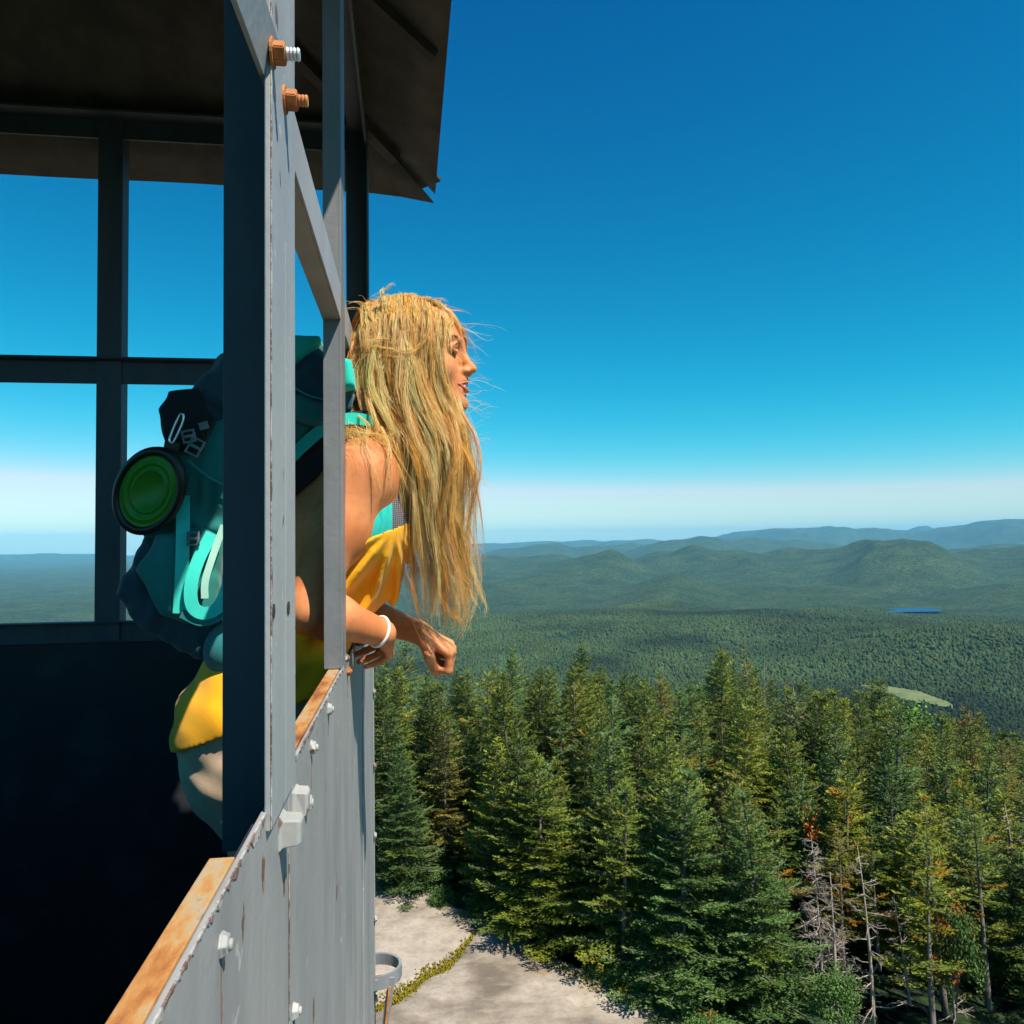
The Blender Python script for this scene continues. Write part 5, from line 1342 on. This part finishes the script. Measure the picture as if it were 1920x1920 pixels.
# back of head, falling behind the shoulder
for i in range(9):
    u = hr.random(); C = [J(720+40*u, 568, 1.46), J(690+20*u, 590, 1.42), J(666+14*u, 650, 1.40+.05*hr.random()), J(655+16*u, 720, 1.39), J(650+26*u, 775, 1.37+.03*u), J(652+40*u+hr.normal(0,9), 812+hr.normal(0,8), 1.315), J(665+50*u+hr.normal(0,14), 835+hr.normal(0,10), 1.296), J(660+60*u+hr.normal(0,16), 850+90*hr.random()**2, 1.288)]
    strands(C, int(hr.integers(16, 30)), .013, .00036, 4000+i, GOLD, PALE, wave=.009, nseg=26)
# front hairline, pushed back off the forehead, and wisps beyond it
for i in range(40):
    u = hr.random(); C = [J(792+26*u, 566+6*u, 1.47), J(826+14*u, 580+8*u, 1.48+.02*u), J(846+16*u, 606+8*u, 1.50), J(858+16*u, 636+6*u, 1.52), J(862+10*u, 660+14*u, 1.53)]
    strands(C, 12, .006, .00038, 5000+i, BROWN, GOLD, wave=.003, nseg=14)
for i in range(16):
    u = hr.random(); C = [J(796+10*u, 570, 1.45), J(812+6*u, 600, 1.42), J(816+8*u, 650, 1.395), J(822+8*u, 710, 1.385), J(838+10*u, 766, 1.385), J(862+10*u, 812, 1.39), J(868+8*u, 860+30*u, 1.40)]
    strands(C, 14, .006, .00042, 5500+i, GOLD, PALE, wave=.003, nseg=20)
for i in range(20):
    u = hr.random(); C = [J(786+12*u, 562+4*u, 1.45), J(816+8*u, 566+8*u, 1.428), J(838+8*u, 584+8*u, 1.42), J(854+8*u, 606+12*u, 1.425), J(862+8*u, 628+20*u, 1.435)]
    strands(C, 12, .005, .00034, 5800+i, GOLD, PALE, wave=.003, nseg=14)
# crown fringe standing up in the wind
for i in range(90):
    px = hr.uniform(680, 838); py = 568+.0036*(px-757)**2; h_ = hr.uniform(4, 22); dx = hr.normal(-4, 16)
    C = [J(px, py, 1.46+hr.normal(0,.02)), J(px+dx*.3, py-h_*.8, 1.46), J(px+dx, py-h_, 1.45), J(px+dx*1.9, py-h_*.4, 1.44)]
    strands(C, 5, .004, .00030, 6000+i, GOLD, PALE, wave=.002, nseg=12, rootdark=.2)
for i in range(190):
    px = hr.uniform(676, 836); dx = hr.normal(0, 8); l = hr.uniform(30, 110)
    C = [J(px, 570+.0036*(px-757)**2, 1.515), J(px+dx*.2, 556+.0040*(px-757)**2, 1.465), J(px+dx*.5, 578+.0036*(px-757)**2, 1.412), J(px+dx*.7, 608+.0022*(px-757)**2, 1.385), J(px+dx, 622+l, 1.368)]
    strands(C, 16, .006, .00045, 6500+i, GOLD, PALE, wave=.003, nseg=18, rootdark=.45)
# loose curls across the head and flyaways
loops = [[(798,566,1.40),(806,600,1.372),(796,640,1.362),(768,660,1.360),(730,655,1.360),(690,648,1.365),(664,655,1.37)],
         [(750,570,1.42),(742,600,1.38),(735,640,1.364),(744,672,1.36),(752,720,1.356)],
         [(730,636,1.36),(710,634,1.36),(686,642,1.362),(672,662,1.37)],
         [(672,780,1.34),(690,800,1.31),(684,830,1.29),(700,870,1.28),(712,920,1.285),(700,945,1.29)],
         [(716,800,1.33),(735,850,1.30),(728,890,1.295),(738,930,1.30)]]
for i, lp in enumerate(loops): strands([J(*p) for p in lp], 15, .0055, .00032, 7000+i, GOLD, PALE, wave=.0015, tipspread=.6, nseg=24, rootdark=0)
for i in range(70):
    px, py = hr.uniform(838, 880), hr.uniform(590, 900); a = hr.uniform(-.9, .5); l = hr.uniform(30, 85)
    C = [J(px-20, py-10, 1.43), J(px, py, 1.43), J(px+l*.5*cos(a), py-l*.5*sin(a)+hr.normal(0,5), 1.43), J(px+l*cos(a), py-l*sin(a)*.7+hr.normal(0,9), 1.43+hr.normal(0,.03))]
    strands(C, 2, .002, .00020, 8000+i, GOLD, PALE, wave=.003, nseg=14)
for (tips, n_) in (([(858,960),(875,1040),(893,1100),(912,1140),(916,1158)], 10), ([(860,1000),(868,1070),(885,1110),(900,1150)], 10), ([(815,1080),(835,1140),(860,1160),(874,1196)], 8), ([(866,820),(884,860),(900,890),(922,930)], 5), ([(852,1040),(856,1110),(862,1150)], 12), ([(720,565),(716,552),(724,540),(746,530)], 10)):
    C = [J(px, py, 1.40) for px, py in tips]; strands(C, n_*2, .007, .0004, 9000+n_+int(tips[0][0]), GOLD, PALE, wave=.004, nseg=16, rootdark=0)
V_ = np.concatenate(HP); Fq = np.concatenate(HF); Cc = np.concatenate(HCol)
hair = mesh_np('hair', V_, Fq, hairm, woman, col=Cc)
# scalp cap under the strands
hc = Field(tuple(HC-.13), tuple(HC+.13), .0032)
hc.ell(hd(-17,0,30), np.array((93,75,79))*.001*HS, .01, 'add', HR); hc.ell(hd(-34,0,-22), np.array((62,62,76))*.001*HS, .02, 'add', HR)
hc.cut(tuple(HR@np.array([.86,0,-.50])), hd(46,0,30))
V_, Q_ = hc.mesh(2); capm, nt, b = mat('hair_roots', (.24,.13,.05), .7)
n = tex(nt, scale=60., mscale=(1,1,.25)); n.inputs['Detail'].default_value = 6
nt.links.new(ramp(nt, n.outputs['Fac'], [(.35,(.25,.125,.035)),(.65,(.60,.36,.11))]).outputs['Color'], b.inputs['Base Color']); bump(nt, b, n.outputs['Fac'], .8, .004)
mesh_np('hair_roots', V_, Q_, capm, woman)
print('hair verts', voff)
# ------------------------------------------------------------------ air
hz = MB(); hz.box((-40000,-40000,VAL-120), (40000,40000,ZC+540))
hzm = bpy.data.materials.new('haze_air'); hzm.use_nodes = True; nt = hzm.node_tree; nt.nodes.remove(nt.nodes['Principled BSDF'])
pv = nd(nt, 'ShaderNodeVolumePrincipled'); pv.inputs['Density'].default_value = 2.9e-5; pv.inputs['Color'].default_value = (.20,.64,1,1); pv.inputs['Anisotropy'].default_value = -.15
nt.links.new(pv.outputs[0], nt.nodes['Material Output'].inputs['Volume'])
tag(hz.build('haze', hzm), kind='stuff')
# ------------------------------------------------------------------ light
SUN = Vector((.345, -.42, .84)).normalized()
w = bpy.data.worlds.new('World'); S.world = w; w.use_nodes = True
nt = w.node_tree; bg = nt.nodes['Background']; bg.inputs['Strength'].default_value = .0645
sky = nd(nt, 'ShaderNodeTexSky', sky_type='NISHITA', sun_disc=False)
sky.sun_elevation = math.asin(SUN.z); sky.sun_rotation = atan2(SUN.x, SUN.y)
sky.altitude = 900; sky.air_density = 1.0; sky.dust_density = .35; sky.ozone_density = 2.0

sc_ = nd(nt, 'ShaderNodeSeparateColor'); cc_ = nd(nt, 'ShaderNodeCombineColor')
nt.links.new(sky.outputs[0], sc_.inputs[0])
def mth(op, a, b=None, c=None):
    n = nd(nt, 'ShaderNodeMath', operation=op)
    for i, v in enumerate((a, b, c)):
        if v is None: continue
        if isinstance(v, (int, float)): n.inputs[i].default_value = v
        else: nt.links.new(v, n.inputs[i])
    return n.outputs[0]
gg = mth('MAXIMUM', mth('MULTIPLY_ADD', sc_.outputs[1], 1.3, -.85), .05)
rr = mth('MINIMUM', mth('MULTIPLY', mth('POWER', sc_.outputs[0], 5.0), .0021), mth('MULTIPLY', gg, .76))
nt.links.new(rr, cc_.inputs[0]); nt.links.new(gg, cc_.inputs[1]); nt.links.new(mth('MULTIPLY', sc_.outputs[2], 1.15), cc_.inputs[2])
nt.links.new(cc_.outputs[0], bg.inputs[0])
sd = bpy.data.lights.new('sun', 'SUN'); so_ = bpy.data.objects.new('sun', sd); COL.objects.link(so_)
sd.energy = 5.0; sd.angle = R_(.5); sd.color = (1, .92, .80)
so_.rotation_euler = SUN.to_track_quat('Z', 'Y').to_euler(); so_.location = (0,0,60)
vs = S.view_settings; vs.view_transform = 'Standard'; vs.look = 'None'; vs.exposure = .85; vs.gamma = 1
S.render.engine = 'CYCLES'; S.cycles.use_denoising = True
S.cycles.max_bounces = 6; S.cycles.diffuse_bounces = 3; S.cycles.glossy_bounces = 2; S.cycles.transmission_bounces = 4; S.cycles.volume_bounces = 0
S.cycles.transparent_max_bounces = 8; S.cycles.sample_clamp_indirect = 4
S.cycles.use_adaptive_sampling = True; S.cycles.adaptive_threshold = .02
